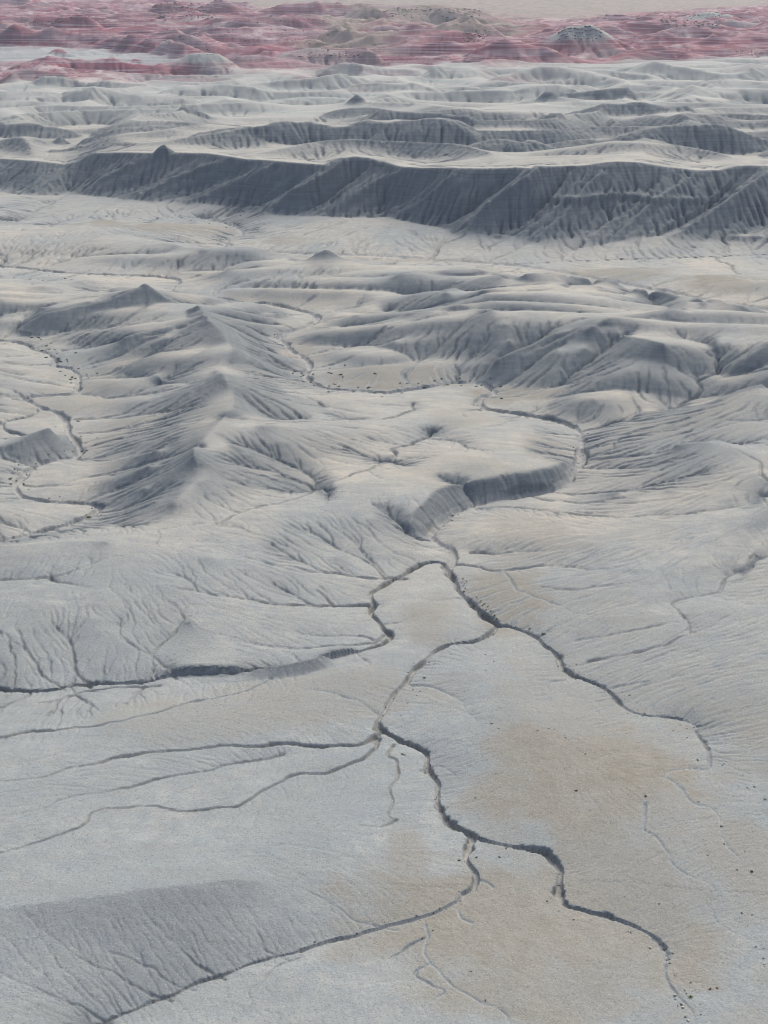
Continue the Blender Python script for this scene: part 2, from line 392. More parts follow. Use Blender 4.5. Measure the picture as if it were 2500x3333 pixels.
h2 = solve(SL4 + LOW + crests + [g[1] for g in gul])
print("relief 2", round(time.time() - T0, 1))
# side valleys nobody could list one by one: follow the fall of the ground from many springs down to the next stream
occ = np.zeros((NR0, NC0), np.int32)
def mark(L, v):
    ci = np.floor((np.arctan2(L[:, 0], L[:, 1]) + TH_MAX) / DL).astype(int); ri = np.floor(np.log(np.hypot(L[:, 0], L[:, 1]) / R0) / DL).astype(int)
    ok = (ci >= 0) & (ci < NC0) & (ri >= 0) & (ri < NR0); occ[ri[ok], ci[ok]] = v
for L in SL4: mark(L, 1)
for d, L in gul: mark(L, 1)
for i in BANK: mark(crests[i], 2)
hw = h2 + .35 * noise(np.exp(np.add.outer(np.log(gr), gth * 0)) * np.sin(gth) / 9, gr[:, None] * np.cos(gth) / 9, 77)
for _ in range(3): hw[1:-1, 1:-1] = (hw[:-2, 1:-1] + hw[2:, 1:-1] + hw[1:-1, :-2] + hw[1:-1, 2:]) / 4
g_r, g_t = np.gradient(hw)
autos = []
toe_idx = np.floor(np.log(f_toe(gth)[0] / R0) / DL).astype(int)
def near_occ(ri, ci, k):
    return occ[max(0, ri - k):ri + k + 1, max(0, ci - k):ci + k + 1].any()
for trial in range(9000):
    ri0, ci0 = rng.integers(500, NR0 - 160), rng.integers(8, NC0 - 8)
    if ri0 >= toe_idx[ci0] - 12 or gr[ri0] > 590 + 60 * (gth[ci0] < -.07): continue
    K = 15 if ri0 < 700 else 12
    if near_occ(ri0, ci0, K): continue
    if gr[ri0] < 300 and gr[ri0] * gth[ci0] > 12: continue
    r_, c_ = float(ri0), float(ci0); path = [(r_, c_)]; hit = False; vr = vc = 0.
    for k in range(260):
        i, j = int(r_), int(c_)
        if i < 3 or j < 3 or i > NR0 - 4 or j > NC0 - 4: break
        if occ[i, j]: hit = occ[i, j] == 1; break
        a, b = -g_r[i, j], -g_t[i, j]; n = math.hypot(a, b) + 1e-12
        vr, vc = .55 * vr + .45 * a / n, .55 * vc + .45 * b / n
        n = math.hypot(vr, vc) + 1e-9
        r_ += vr / n * .8; c_ += vc / n * .8; path.append((r_, c_))
    if not hit or len(path) < 14: continue
    P = np.array(path[::2] + [path[-1]])[::-1]
    th = -TH_MAX + P[:, 1] * DL; r = R0 * np.exp(P[:, 0] * DL)
    L = spline(np.stack([r * np.sin(th), r * np.cos(th), r * 0], 1), .6)
    z1 = at(h2, L); q = np.linspace(0, 1, len(L)); zm = float(z1[0])
    L[:, 2] = np.minimum(np.maximum.accumulate(zm + (z1 - zm) * (.14 + .80 * q)), z1 * .97)
    mark(L, 1); autos.append(L)
print("side valleys", len(autos), round(time.time() - T0, 1))
h2 = solve(SL4 + LOW + crests + [g[1] for g in gul] + autos, 1.55)
print("relief 3", round(time.time() - T0, 1))

# ------------------------------------------------------------------ terrain lattice
NC = 800
def row_step(r):
    return np.interp(r, [100, 150, 300, 480, 640, 680, 860, 900, 1600, 3000, 14000], [.0014, .0013, .0017, .0021, .0021, .0014, .0014, .0017, .0026, .0045, .02])
rows = [104.5]
while rows[-1] < 14000: rows.append(rows[-1] * (1 + row_step(rows[-1])))
rr_ = np.array(rows); NR = len(rr_)
tt_ = np.linspace(-TH_MAX + .004, TH_MAX - .004, NC)
T, R = [a.astype(f32) for a in np.meshgrid(tt_, rr_)]
X, Y = R * np.sin(T), R * np.cos(T)
print("lattice", NR, NC, NR * NC)

def grad(z):
    zr = np.gradient(z, axis=0) / np.gradient(rr_)[:, None].astype(f32)
    zt = np.gradient(z, axis=1) / (R * f32(tt_[1] - tt_[0]))
    s, c = np.sin(T), np.cos(T)
    return zr * s + zt * c, zr * c - zt * s

RT, _ = [a.astype(f32) for a in f_toe(T)]
RRIM, ZRIM = [a.astype(f32) for a in f_rim(T)]
iN = int(np.searchsorted(rr_, 900.0))          # rows that can lie before the rim
Z = np.zeros((NR, NC), f32)
zs, T0S, QS = scarp_height(X, Y, R, T)
zs = zs.astype(f32)
Z[:] = zs
zn = sample(h2, R[:iN], T[:iN])
wb = sstep(-14, 0, R[:iN] - RT[:iN])
Z[:iN] = np.where(R[:iN] < RT[:iN], zn, zs[:iN]) 
Z += (.25 * fbm(X / 38, Y / 38, 3, 7) * sstep(.2, 2.0, Z)).astype(f32)

# long low lobes of the middle ground
lob = np.abs(fbm(X / 120 + .3 * noise(X / 60, Y / 40, 36), (Y + .16 * X) / 30, 2, 37, .4))
Z += (4.2 * (lob ** .85 - .25) * sstep(.5, 3.0, Z) * sstep(330, 480, R) * (1 - sstep(-60, 0, R - 590 - 60 * sstep(-.05, -.10, T)))).astype(f32)
# ---- far country: hills as crest lines with flanks
XD = 829.5 + FPX * (X / (Y * CP + (CAM_H - PLAT) * SP))
def hill(pts, foot, slope=28., prof=1.0, base=None, zmax=None, top=0., flat=0., wig=.25, seed=0, pale=False, dark=False, top_only=False):
    """raise a hill whose crest runs through pts and whose near foot lies along 'foot'"""
    sl = 1 / math.tan(math.radians(slope))
    W = []
    if base is None:
        th, r = th_of(pts[len(pts) // 2][0], foot, PLAT)
        rm, zm = f_rim(th); base = float(zm + (PLAT - zm) * min(1, max(0, (r - rm) / 140)))
    for a, b in pts:
        rf = (CAM_H - base) / dep_tan(foot); k = 1 / dep_tan(b)
        z = (CAM_H * k - rf + sl * base) / (k + sl)
        z = max(z, base + .5)
        W.append((*ground(a, b, z), z))
    L = spline(W, 3.0) if len(W) > 1 else np.array(W)
    hm = L[:, 2].max() - base
    m = hm * sl * 1.6 + flat + 5
    r = np.hypot(L[:, 0], L[:, 1]); t = np.arctan2(L[:, 0], L[:, 1])
    i0, i1 = np.searchsorted(rr_, [r.min() - m, r.max() + m])
    c0, c1 = np.searchsorted(tt_, [t.min() - m / r.min(), t.max() + m / r.min()])
    if i1 <= i0 or c1 <= c0: return
    x, y = X[i0:i1, c0:c1], Y[i0:i1, c0:c1]
    wx = x + hm * wig * fbm(x / (hm * 2.2 + 4), y / (hm * 2.2 + 4), 3, 200 + seed) * 2
    wy = y + hm * wig * fbm(x / (hm * 2.2 + 4), y / (hm * 2.2 + 4), 3, 230 + seed) * 2
    best = np.full(x.shape, -1e9, f32)
    if len(L) == 1: L = np.vstack([L, L + [.1, 0, 0]])
    for a, b in zip(L[:-1], L[1:]):
        ab = b[:2] - a[:2]; l2 = (ab ** 2).sum() + 1e-9
        s = np.clip(((wx - a[0]) * ab[0] + (wy - a[1]) * ab[1]) / l2, 0, 1)
        d = np.maximum(np.hypot(wx - a[0] - s * ab[0], wy - a[1] - s * ab[1]) - flat, 0)
        hz = a[2] + s * (b[2] - a[2]) - base
        q = np.clip(d / (np.maximum(hz, .3) * sl * (1 if prof < 1.3 else 1.35)), 0, 1)
        best = np.maximum(best, hz * ((1 - q) ** prof if prof >= 1 else 1 - q ** (1 / prof)))
    zc = Z[i0:i1, c0:c1]
    Z[i0:i1, c0:c1] = np.where(best > 0, np.maximum(zc, base + best + .25 * np.maximum(zc - base, 0)), zc) if top_only else (np.where(best > 0, base + best + (zc - base) * (1 - .9 * sstep(0, .3, best / hm)), zc) if pale else zc + np.maximum(best, 0))
    if dark:
        DARKB[i0:i1, c0:c1] = np.maximum(DARKB[i0:i1, c0:c1], np.maximum(best, 0) / hm)
    if pale:
        PALEB[i0:i1, c0:c1] = np.maximum(PALEB[i0:i1, c0:c1], np.maximum(best, 0) / hm)
    return L
PALEB = np.zeros((NR, NC), f32); DARKB = np.zeros((NR, NC), f32)

back = R - RRIM
far = sstep(8, 90, back)
tan_edge = lambda ys: [(a, b) for a, b in ys]
def bound(pts):
    """radius of a boundary line read off the survey at plateau height, per bearing"""
    th, r = zip(*[th_of(a, b, PLAT) for a, b in pts]); return np.interp(T, th, r).astype(f32)
B_GREEN = bound([(-100,262),(0,262),(200,262),(400,247),(600,240),(800,232),(1000,222),(1200,226),(1400,230),(1659,225),(1760,225)])
B_RED = bound([(-100,186),(0,185),(150,185),(300,178),(560,152),(800,147),(1000,145),(1050,160),(1200,147),(1400,137),(1659,127),(1760,127)])
B_PLAIN = bound([(-100,3),(300,4),(480,6),(560,18),(800,30),(1000,38),(1200,40),(1300,40),(1400,30),(1659,12),(1760,8)])
w0_ = bound([(-100,141),(0,140),(200,143),(330,144),(400,139),(600,132),(1760,132)]); w1_ = bound([(-100,106),(0,106),(200,109),(300,120),(400,133),(600,132),(1760,132)])
WASHM = sstep(-60, 0, R - w0_) * (1 - sstep(0, 60, R - w1_))
# rolling ground of the plateau
sw = 1 + .0 * X
mound = np.abs(fbm(X / 120 + .4 * noise(X / 240, Y / 240, 33), Y / 80, 2, 21, .35))
Z += (far * (R < B_PLAIN) * ((18 - 4 * sstep(-60, 120, R - B_GREEN)) * np.clip(.55 - mound, 0, 1) ** 1.1 - 3.0)).astype(f32)
mound2 = np.abs(fbm(X / 270, Y / 180, 3, 27, .45))
Z += (sstep(0, 200, R - B_RED) * (1 - sstep(-1300, -250, R - B_PLAIN)) * (1 - .75 * (1 - sstep(430, 600, XD)) * (1 - sstep(0, 120, R - w0_))) * 46 * np.clip(.5 - mound2, 0, 1) ** 1.2 * (1 - WASHM)).astype(f32)
# hard beds make benches in the red country
inred = sstep(0, 150, R - B_RED) * (1 - sstep(-900, -150, R - B_PLAIN)) * (1 - .6 * (1 - sstep(430, 600, XD)) * (1 - sstep(0, 120, R - w0_)))
Z += (.004 * np.clip(R - B_PLAIN, 0, 6000)).astype(f32)
BENCH = 3.4
def bench(z):
    q = z / BENCH; f = q - np.floor(q); return (np.floor(q) + sstep(.25, .75, f)) * BENCH
FAR_HILLS = [
 (([(600,276),(680,265),(740,268),(800,262),(870,263),(960,272),(1000,288)], 308), dict(slope=26, prof=.8)),
 (([(1010,305),(1050,287),(1100,287),(1160,296)], 326), dict(slope=27, prof=.8)),
 (([(1160,302),(1250,288),(1330,286),(1420,292),(1560,290),(1700,299)], 322), dict(slope=22, prof=.8)),
 (([(830,256),(900,258),(970,262),(1010,270)], 282), dict(slope=22, prof=.8)),
 (([(1130,262),(1150,251),(1190,255)], 276), dict(slope=26, dark=True)),
 (([(1185,215),(1225,207),(1262,203),(1310,202),(1345,204)], 227), dict(slope=36, flat=5, dark=True)),
 (([(772,222)], 238), dict(slope=33, dark=True)), (([(905,218)], 232), dict(slope=33, dark=True)), (([(880,224),(935,226)], 240), dict(slope=24, dark=True)),
 (([(730,236),(772,232),(830,236)], 252), dict(slope=18, dark=True)), (([(400,247),(415,244),(445,247)], 258), dict(slope=28, dark=True)),
 (([(133,304)], 320), dict(slope=36, dark=True)), (([(353,311)], 333), dict(slope=40, dark=True)), (([(110,318),(175,319)], 324), dict(slope=24)),
 (([(20,278),(80,270),(150,280)], 296), dict(slope=22)), (([(250,280),(330,272),(390,282)], 294), dict(slope=20)),
 (([(440,268),(520,262),(590,270)], 284), dict(slope=20)), (([(1240,246),(1400,240),(1480,250)], 262), dict(slope=20, dark=True)),
 (([(1480,262),(1560,256),(1680,262)], 280), dict(slope=18)), (([(180,292),(260,287),(330,292)], 302), dict(slope=20)),
 (([(430,296),(500,291),(560,297)], 307), dict(slope=20)),
 # pale green mounds
 (([(735,146),(790,141),(830,142),(900,150)], 168), dict(slope=18, prof=.8)), (([(950,150),(1000,146),(1040,160)], 176), dict(slope=18, prof=.8)),
 (([(1100,168),(1190,150),(1260,155),(1320,172)], 184), dict(slope=16, prof=.8)), (([(1330,160),(1440,140),(1560,150),(1700,140)], 180), dict(slope=14, prof=.8)),
 (([(200,200),(310,202),(400,212)], 228), dict(slope=18, prof=.8)), (([(560,172),(680,165),(760,172)], 192), dict(slope=14, prof=.8)),
 (([(400,186),(480,192),(560,200)], 214), dict(slope=16, prof=.8)), (([(1000,196),(1110,188),(1230,196)], 212), dict(slope=14, prof=.8)),
 (([(20,208),(100,200),(180,212)], 228), dict(slope=16, prof=.8)), (([(1420,204),(1530,196),(1680,204)], 220), dict(slope=14, prof=.8)),
 (([(600,206),(690,200),(780,208)], 220), dict(slope=15, prof=.8)), (([(780,192),(850,186),(930,194)], 206), dict(slope=15, prof=.8)),
 # red country
 (([(424,116),(440,114),(462,116)], 160), dict(slope=27, flat=6, prof=1.15, pale=True)),
 (([(1222,67),(1245,64),(1262,67)], 126), dict(slope=31, flat=8, prof=1.3, pale=True)),
 (([(1480,42),(1510,31),(1530,29),(1560,40)], 74), dict(slope=27, prof=1.1, pale=True)),
 (([(640,122),(690,117),(750,118),(790,122)], 142), dict(slope=30, flat=10)),
 (([(60,62),(90,45),(120,52),(150,50),(190,72)], 98), dict(slope=28)), (([(440,34),(470,22),(500,34)], 52), dict(slope=30)),
 (([(490,6),(515,0),(545,6)], 20), dict(slope=30)), (([(620,30),(700,22),(760,18),(830,20)], 52), dict(slope=28, flat=20)),
 (([(830,22),(900,18),(960,24),(1040,31)], 58), dict(slope=28, flat=20)), (([(930,84),(1000,70),(1060,86)], 102), dict(slope=24, flat=8)),
 (([(1290,42),(1330,37),(1380,40)], 50), dict(slope=30, flat=20)), (([(1600,116),(1640,112),(1700,112)], 128), dict(slope=24, flat=10)),
 (([(120,112),(140,109),(165,114)], 125), dict(slope=28)), (([(270,134),(285,131),(300,136)], 143), dict(slope=28)),
 (([(230,140),(110,136),(60,142)], 162), dict(slope=20)), (([(20,165),(70,160),(140,168)], 182), dict(slope=20)),
 (([(100,172),(160,176),(220,178)], 190), dict(slope=24)), (([(200,30),(260,24),(340,30)], 42), dict(slope=26)),
 (([(230,85),(320,74),(420,84)], 104), dict(slope=24)), (([(540,62),(620,58),(720,66)], 92), dict(slope=24)),
 (([(330,40),(360,28),(420,34)], 60), dict(slope=28)), (([(0,16),(60,10),(140,18)], 34), dict(slope=26)),
 (([(560,100),(650,92),(720,104)], 116), dict(slope=22)), (([(200,8),(300,4),(400,10)], 22), dict(slope=26)),
 (([(1120,112),(1180,120),(1090,122)], 138), dict(slope=20)), (([(1350,112),(1410,104),(1470,116)], 132), dict(slope=18)),
 (([(1340,66),(1400,60),(1440,66)], 78), dict(slope=18)), (([(1500,82),(1560,74),(1640,84)], 98), dict(slope=18)),
]
NEAR_HILLS = [
 (([(310,629),(270,640),(220,657),(150,672),(95,680)], 722), dict(slope=25, prof=1.1, base=1.5)), (([(310,629),(350,650),(395,668)], 716), dict(slope=27, prof=1.15, base=1.5)),
 (([(425,670),(440,684),(450,709)], 742), dict(slope=24, prof=1.15, base=2.)), (([(450,712),(390,722),(300,734)], 768), dict(slope=24, prof=1.0, base=2.)),
 (([(478,829),(490,846)], 905), dict(slope=24, prof=1.2, base=1.5)), (([(418,994),(424,1010)], 1090), dict(slope=24, prof=1.2, base=1.5)),
 (([(1275,724),(1205,748),(1130,778)], 828), dict(slope=23, prof=1.15, base=1.)), (([(1275,724),(1310,740),(1355,775),(1405,805)], 838), dict(slope=22, prof=1.1, base=1.)),
 (([(1275,724),(1330,717),(1405,714),(1480,705),(1530,694)], 780), dict(slope=24, prof=1.1, base=1.5)), (([(1365,658),(1405,649),(1455,664),(1500,684)], 690), dict(slope=24, base=1.)),
 (([(706,550)], 606), dict(slope=27, prof=1.2, base=0.)), (([(930,610),(1000,594),(1020,600)], 634), dict(slope=22, base=0.)), (([(440,545),(550,548),(610,560)], 586), dict(slope=20, base=0.)),
]
for i, (a, k) in enumerate(NEAR_HILLS): hill(*a, seed=300 + i, top_only=True, wig=.12, **k)
for i, (a, k) in enumerate(FAR_HILLS): hill(*a, seed=i, **k)
wzz = Z + 2.5 * fbm(X / 90, Y / 90, 3, 29)
Z += (inred * 14 * (1 - WASHM) * np.clip(.42 - np.abs(fbm(X / 130, Y / 85, 3, 31, .45)), 0, 1) ** 1.1).astype(f32)
print("hills", round(time.time() - T0, 1))

# ------------------------------------------------------------------ running-water rills that follow the fall of the slope and branch
def rills(x, y, gx, gy, wl, seed):
    """striped noise turned along the slope: value -1..1 and its derivative across the slope"""
    sl = np.hypot(gx, gy) + 1e-6
    px, py = x / (wl * 1.35), y / (wl * 1.35)
    dx, dy = -gy / sl, gx / sl                    # across the slope
    ix, iy = np.floor(px), np.floor(py)
    fx, fy = (px - ix).astype(f32), (py - iy).astype(f32)
    ix = ix.astype(np.int32); iy = iy.astype(np.int32)
    va = np.zeros(x.shape, f32); vd = np.zeros(x.shape, f32); wt = np.zeros(x.shape, f32)
    K = f32(2 * math.pi * 1.35)
    for i in (-1, 0, 1, 2):
        for j in (-1, 0, 1, 2):
            h = _hash(ix + i, iy + j, seed)
            hx = (h & np.uint32(0xffff)).astype(f32) / f32(65535) * f32(.5)
            hy = (h >> np.uint32(16)).astype(f32) / f32(65535) * f32(.5)
            ox = fx - i - hx + f32(.25); oy = fy - j - hy + f32(.25)
            w = np.exp(-2.2 * (ox * ox + oy * oy)); 
            ph = (ox * dx + oy * dy) * K
            va += np.cos(ph) * w; vd -= np.sin(ph) * w; wt += w
    wt = np.maximum(wt, 1e-4)
    return va / wt, vd / wt, dx, dy

def erode(Z, i0, i1, levels, strength):
    z = Z[i0:i1]
    sub = slice(i0, i1)
    gx, gy = [a[sub] for a in grad(Z)]
    x, y = X[sub], Y[sub]
    r = R[sub]
    wx = x + (.8 * noise(x / 9, y / 9, 301) + .35 * noise(x / 3.5, y / 3.5, 302))
    wy = y + (.8 * noise(x / 9, y / 9, 303) + .35 * noise(x / 3.5, y / 3.5, 304))
    tot = np.zeros_like(z)
    for k, (wl, amp, smin, smax) in enumerate(levels):
        pix = r * f32(tt_[1] - tt_[0])
        vis = sstep(1.5, 3.0, wl / pix)
        sl = np.hypot(gx, gy)
        a = amp * wl * sstep(smin, smax, sl) * vis * strength[sub]
        if vis.max() <= 0: continue
        v, vd, dx, dy = rills(wx, wy, gx, gy, wl, 400 + k)
        # sharp valleys, round ribs
        g = .45 * (np.sqrt(np.clip((v + 1) * .5, 0, 1)) * 2 - 1.35) - 1.15 * sstep(-.35, -.95, v)
        tot += a * g
        gx = gx + a * vd * dx * f32(2.2 / wl) * 1.2; gy = gy + a * vd * dy * f32(2.2 / wl) * 1.2
    Z[sub] += tot
    return tot

gx, gy = grad(Z)
SLB = np.hypot(gx, gy)
def blur(a, n):
    for _ in range(n):
        a = np.pad(a, 1, mode='edge'); a = (a[1:-1, :-2] + 2 * a[1:-1, 1:-1] + a[1:-1, 2:]) / 4
        a = np.pad(a, ((1, 1), (0, 0)), mode='edge'); a = (a[:-2] + 2 * a[1:-1] + a[2:]) / 4
    return a
_s = SLB.copy(); SLB = blur(SLB, 8); i_ = int(np.searchsorted(rr_, 215)); _w = (1 - sstep(190, 215, rr_[:i_]))[:, None]
SLB[:i_] = SLB[:i_] * (1 - _w) + blur(SLB[:i_], 70) * _w
jag = (noise(X / .5, Y / .5, 60) * .6 + noise(X / 1.3, Y / 1.3, 61) * .7 + noise(X / 3.5, Y / 3.5, 62)).astype(f32)
var = (.66 + .55 * noise(X / 5, Y / 5, 63) + .5 * noise(X / 15, Y / 15, 64)).astype(f32)
st = np.ones((NR, NC), f32)
st *= np.where(R > RT, 1.5, 1.0).astype(f32) * (.45 + .55 * sstep(190, 290, R)).astype(f32)
E = np.zeros((NR, NC), f32)
iA = int(np.searchsorted(rr_, 640)); iB = int(np.searchsorted(rr_, 1000)); iC = int(np.searchsorted(rr_, 3600))
E[:iA] = erode(Z, 0, iA, [(6.0, .02, .04, .45), (3.0, .045, .05, .40), (1.5, .05, .05, .40), (.8, .04, .05, .4)], st)
E[iA:iB] = erode(Z, iA, iB, [(7.5, .05, .10, .45), (3.8, .16, .08, .45), (2.2, .16, .08, .45)], st)
E[iB:iC] = erode(Z, iB, iC, [(30, .03, .08, .5), (14, .04, .08, .5), (7, .06, .08, .5)], st)
print("rills", round(time.time() - T0, 1))

# ------------------------------------------------------------------ where the rain runs: steepest-descent network over the whole relief, cut as fine rills
DN = 1024
dd = (tt_[-1] - tt_[0]) / (DN - 1)
dr_ = 125.0 * np.exp(np.arange(int(math.log(1750 / 125.0) / dd)) * dd); DR = len(dr_)
fi = np.interp(dr_, rr_, np.arange(NR)); ii = np.minimum(fi.astype(int), NR - 2); fr = (fi - ii)[:, None].astype(f32)
fj = np.linspace(0, NC - 1, DN); jj = np.minimum(fj.astype(int), NC - 2); fcj = (fj - jj)[None, :].astype(f32)
Zc = Z[:, jj] * (1 - fcj) + Z[:, jj + 1] * fcj
Zd = Zc[ii] * (1 - fr) + Zc[ii + 1] * fr
size = (dr_ * dd)[:, None].astype(f32)
Zp = np.pad(Zd, 1, mode='edge')
bestS = np.zeros(Zd.shape, f32); recv = np.arange(DR * DN, dtype=np.int64).reshape(DR, DN)
idx = recv.copy()
for di in (-1, 0, 1):
    for dj in (-1, 0, 1):
        if di == 0 and dj == 0: continue
        w_ = 1.0 / math.hypot(di, dj)
        sl = (Zd - Zp[1 + di:1 + di + DR, 1 + dj:1 + dj + DN]) * w_ / size * rng.uniform(.45, 1.55, Zd.shape).astype(f32)
        if di == -1: sl[0] = -1
        if di == 1: sl[-1] = -1
        if dj == -1: sl[:, 0] = -1
        if dj == 1: sl[:, -1] = -1
        m = sl > bestS
        bestS[m] = sl[m]; recv[m] = idx[m] + di * DN + dj
order = np.argsort(-Zd.ravel(), kind='stable').tolist()
acc = np.repeat((dr_ * dd) ** 2, DN).tolist(); rl = recv.ravel().tolist()
for k in order:
    q = rl[k]
    if q != k: acc[q] += acc[k]
A = np.array(acc, f32).reshape(DR, DN)
A0 = ((np.interp(dr_, [150, 230, 500, 680, 900], [.010, .0075, .008, .006, .008]) * dr_) ** 2)[:, None].astype(f32)
gd = np.hypot(np.gradient(Zd, axis=0) / size, np.gradient(Zd, axis=1) / size)
dep = (np.interp(dr_, [150, 300, 500, 680], [.0006, .0014, .0020, .0026]) * dr_)[:, None].astype(f32) * sstep(.5, 2.0, A / A0) * np.clip(A / A0, .3, 60) ** .27 * (np.interp(dr_, [150, 230, 320], [.30, .45, .35])[:, None].astype(f32) + .9 * sstep(.04, .35, gd))
dep *= (.7 + .6 * noise(np.arange(DN)[None, :] / 23. + 0 * gd, np.arange(DR)[:, None] / 23. + 0 * gd, 350))
dep = np.maximum(dep, 0)
Pd = np.pad(dep, 1, mode='edge')
dep = (6 * Pd[1:-1, 1:-1] + 1.6 * (Pd[:-2, 1:-1] + Pd[2:, 1:-1] + Pd[1:-1, :-2] + Pd[1:-1, 2:]) + Pd[:-2, :-2] + Pd[2:, 2:] + Pd[:-2, 2:] + Pd[2:, :-2]) / 9.0
ka = np.clip(np.log(rr_ / 125.0) / dd, 0, DR - 2); ki = ka.astype(int); kf = (ka - ki)[:, None].astype(f32)
la = np.linspace(0, DN - 1, NC); li = np.minimum(la.astype(int), DN - 2); lf = (la - li)[None, :].astype(f32)
Dm = dep[ki] * (1 - kf) + dep[ki + 1] * kf
Dm = Dm[:, li] * (1 - lf) + Dm[:, li + 1] * lf
Dm *= ((rr_ > 126) & (rr_ < 1740))[:, None]
Z -= Dm.astype(f32)
RILL = np.clip(Dm / (.0011 * R), 0, 1.5).astype(f32)
print("flow", round(time.time() - T0, 1))

# ------------------------------------------------------------------ incised channels
CUT = np.zeros((NR, NC), f32); FLOOR = np.zeros((NR, NC), f32); DAMP = np.zeros((NR, NC), f32)
def carve(L, w0, bank, depth, jg, taper=False, floor=True, fade=False):
    vlo = .6 if taper else .42
    r = np.hypot(L[:, 0], L[:, 1]); t = np.arctan2(L[:, 0], L[:, 1]); n = len(L)
    # runs of a few segments at a time
    st_ = 6
    for a in range(0, n - 1, st_):
        b = min(n - 1, a + st_)
        m = (w0 + bank) * 1.7 + jg + .6
        i0, i1 = np.searchsorted(rr_, [r[a:b + 1].min() - m, r[a:b + 1].max() + m])
        c0, c1 = np.searchsorted(tt_, [t[a:b + 1].min() - m / r[a], t[a:b + 1].max() + m / r[a]])
        if i1 <= i0 or c1 <= c0: continue
        x, y = X[i0:i1, c0:c1], Y[i0:i1, c0:c1]
        d = np.full(x.shape, 1e9, f32)
        for k in range(a, b):
            ax, ay = L[k, :2]; ex, ey = L[k + 1, 0] - ax, L[k + 1, 1] - ay
            s = np.clip(((x - ax) * ex + (y - ay) * ey) / (ex * ex + ey * ey + 1e-9), 0, 1)
            d = np.minimum(d, np.hypot(x - ax - s * ex, y - ay - s * ey).astype(f32))
        vv = np.clip(var[i0:i1, c0:c1], vlo, 1.3)
        q = 1.0
        if fade: q = .25 + .75 * min(1.0, (1 - a / (n - 1)) / .3)
        if taper: q = 1 - .75 * (a / max(1, n - 1))
        dj = d / vv + jg * jag[i0:i1, c0:c1] * sstep(w0 * .5, w0 + bank * .5, d)
        ww = w0 * q; bb = bank * (q if taper else 1)
        c = depth * q * vv * (1 - sstep(ww, ww + bb, dj) ** .8)
        CUT[i0:i1, c0:c1] = np.maximum(CUT[i0:i1, c0:c1], c)
        if floor: FLOOR[i0:i1, c0:c1] = np.maximum(FLOOR[i0:i1, c0:c1], 1 - sstep(ww * .8, ww * 1.15, d))
for i, (w, b, d, j, L) in enumerate(streams):
    near_ = 3 <= i <= 8
    carve(L, w * (1.0 if near_ else .9), b * (.4 if near_ else .5), d * (.62 if near_ else .8), j * (.75 if near_ else .6), fade=i in (4, 8))
for L in autos:
    r = np.hypot(L[0, 0], L[0, 1]); carve(L, .05, .12 + .0008 * r, .35, .1, taper=True, floor=False)
for d, L in gul:
    r = np.hypot(L[0, 0], L[0, 1])
    carve(L, .06 + .0001 * r, .16 + .38 * d + .0006 * r, d * .9, .2 * d, taper=True, floor=False)
Z -= CUT
print("channels", round(time.time() - T0, 1))

# footprints pressed into the crust
PRINT = np.zeros((NR, NC), f32)
def trail(pts, stride=.62):
    L = line(pts, 1.0, step=.1, wig=.5, wl=6, seed=77)
    z = sample(h2, np.hypot(L[:, 0], L[:, 1]), np.arctan2(L[:, 0], L[:, 1]))
    L = spline([(*ground(p[0], p[1], float(np.interp(k, [0, len(pts) - 1], [z[0], z[-1]]))), 0) for k, p in enumerate(pts)], .1)
    s_ = np.concatenate([[0], np.cumsum(np.hypot(*np.diff(L[:, :2], axis=0).T))])
    for k, q in enumerate(np.arange(0, s_[-1], stride)):
        x, y = np.interp(q, s_, L[:, 0]), np.interp(q, s_, L[:, 1])
        x2, y2 = np.interp(q + .1, s_, L[:, 0]), np.interp(q + .1, s_, L[:, 1])
        dx, dy = (x2 - x) / .1, (y2 - y) / .1; sd = .11 * (-1) ** k + rng.normal(0, .03); x -= dy * sd; y += dx * sd
        r, t = math.hypot(x, y), math.atan2(x, y)
        i0, i1 = np.searchsorted(rr_, [r - .7, r + .7]); c0, c1 = np.searchsorted(tt_, [t - .7 / r, t + .7 / r])
        ax = ((X[i0:i1, c0:c1] - x) * dx + (Y[i0:i1, c0:c1] - y) * dy) / .24; ay = ((X[i0:i1, c0:c1] - x) * dy - (Y[i0:i1, c0:c1] - y) * dx) / .15
        g = np.exp(-(ax * ax + ay * ay)); PRINT[i0:i1, c0:c1] = np.maximum(PRINT[i0:i1, c0:c1], g * rng.uniform(.5, 1))
trail([(1254,1905),(1309,1905),(1379,1908),(1454,1915),(1529,1922),(1690,1930)]); trail([(1260,1908),(1330,1906),(1400,1911),(1480,1919),(1545,1924),(1690,1934)], .7)
trail([(660,1908),(745,1909),(829,1912),(980,1920)]); trail([(1548,1990),(1535,2008),(1515,2028)]); trail([(1409,2168),(1385,2180),(1355,2195)]); trail([(1540,1925),(1530,1950),(1546,1985)], .5)
Z -= .10 * PRINT
# fine lumps of the crust
Z += (.03 * noise(X / .9, Y / .9, 81) * sstep(420, 200, R) if False else .03 * noise(X / .9, Y / .9, 81) * (1 - sstep(200, 420, R))).astype(f32)

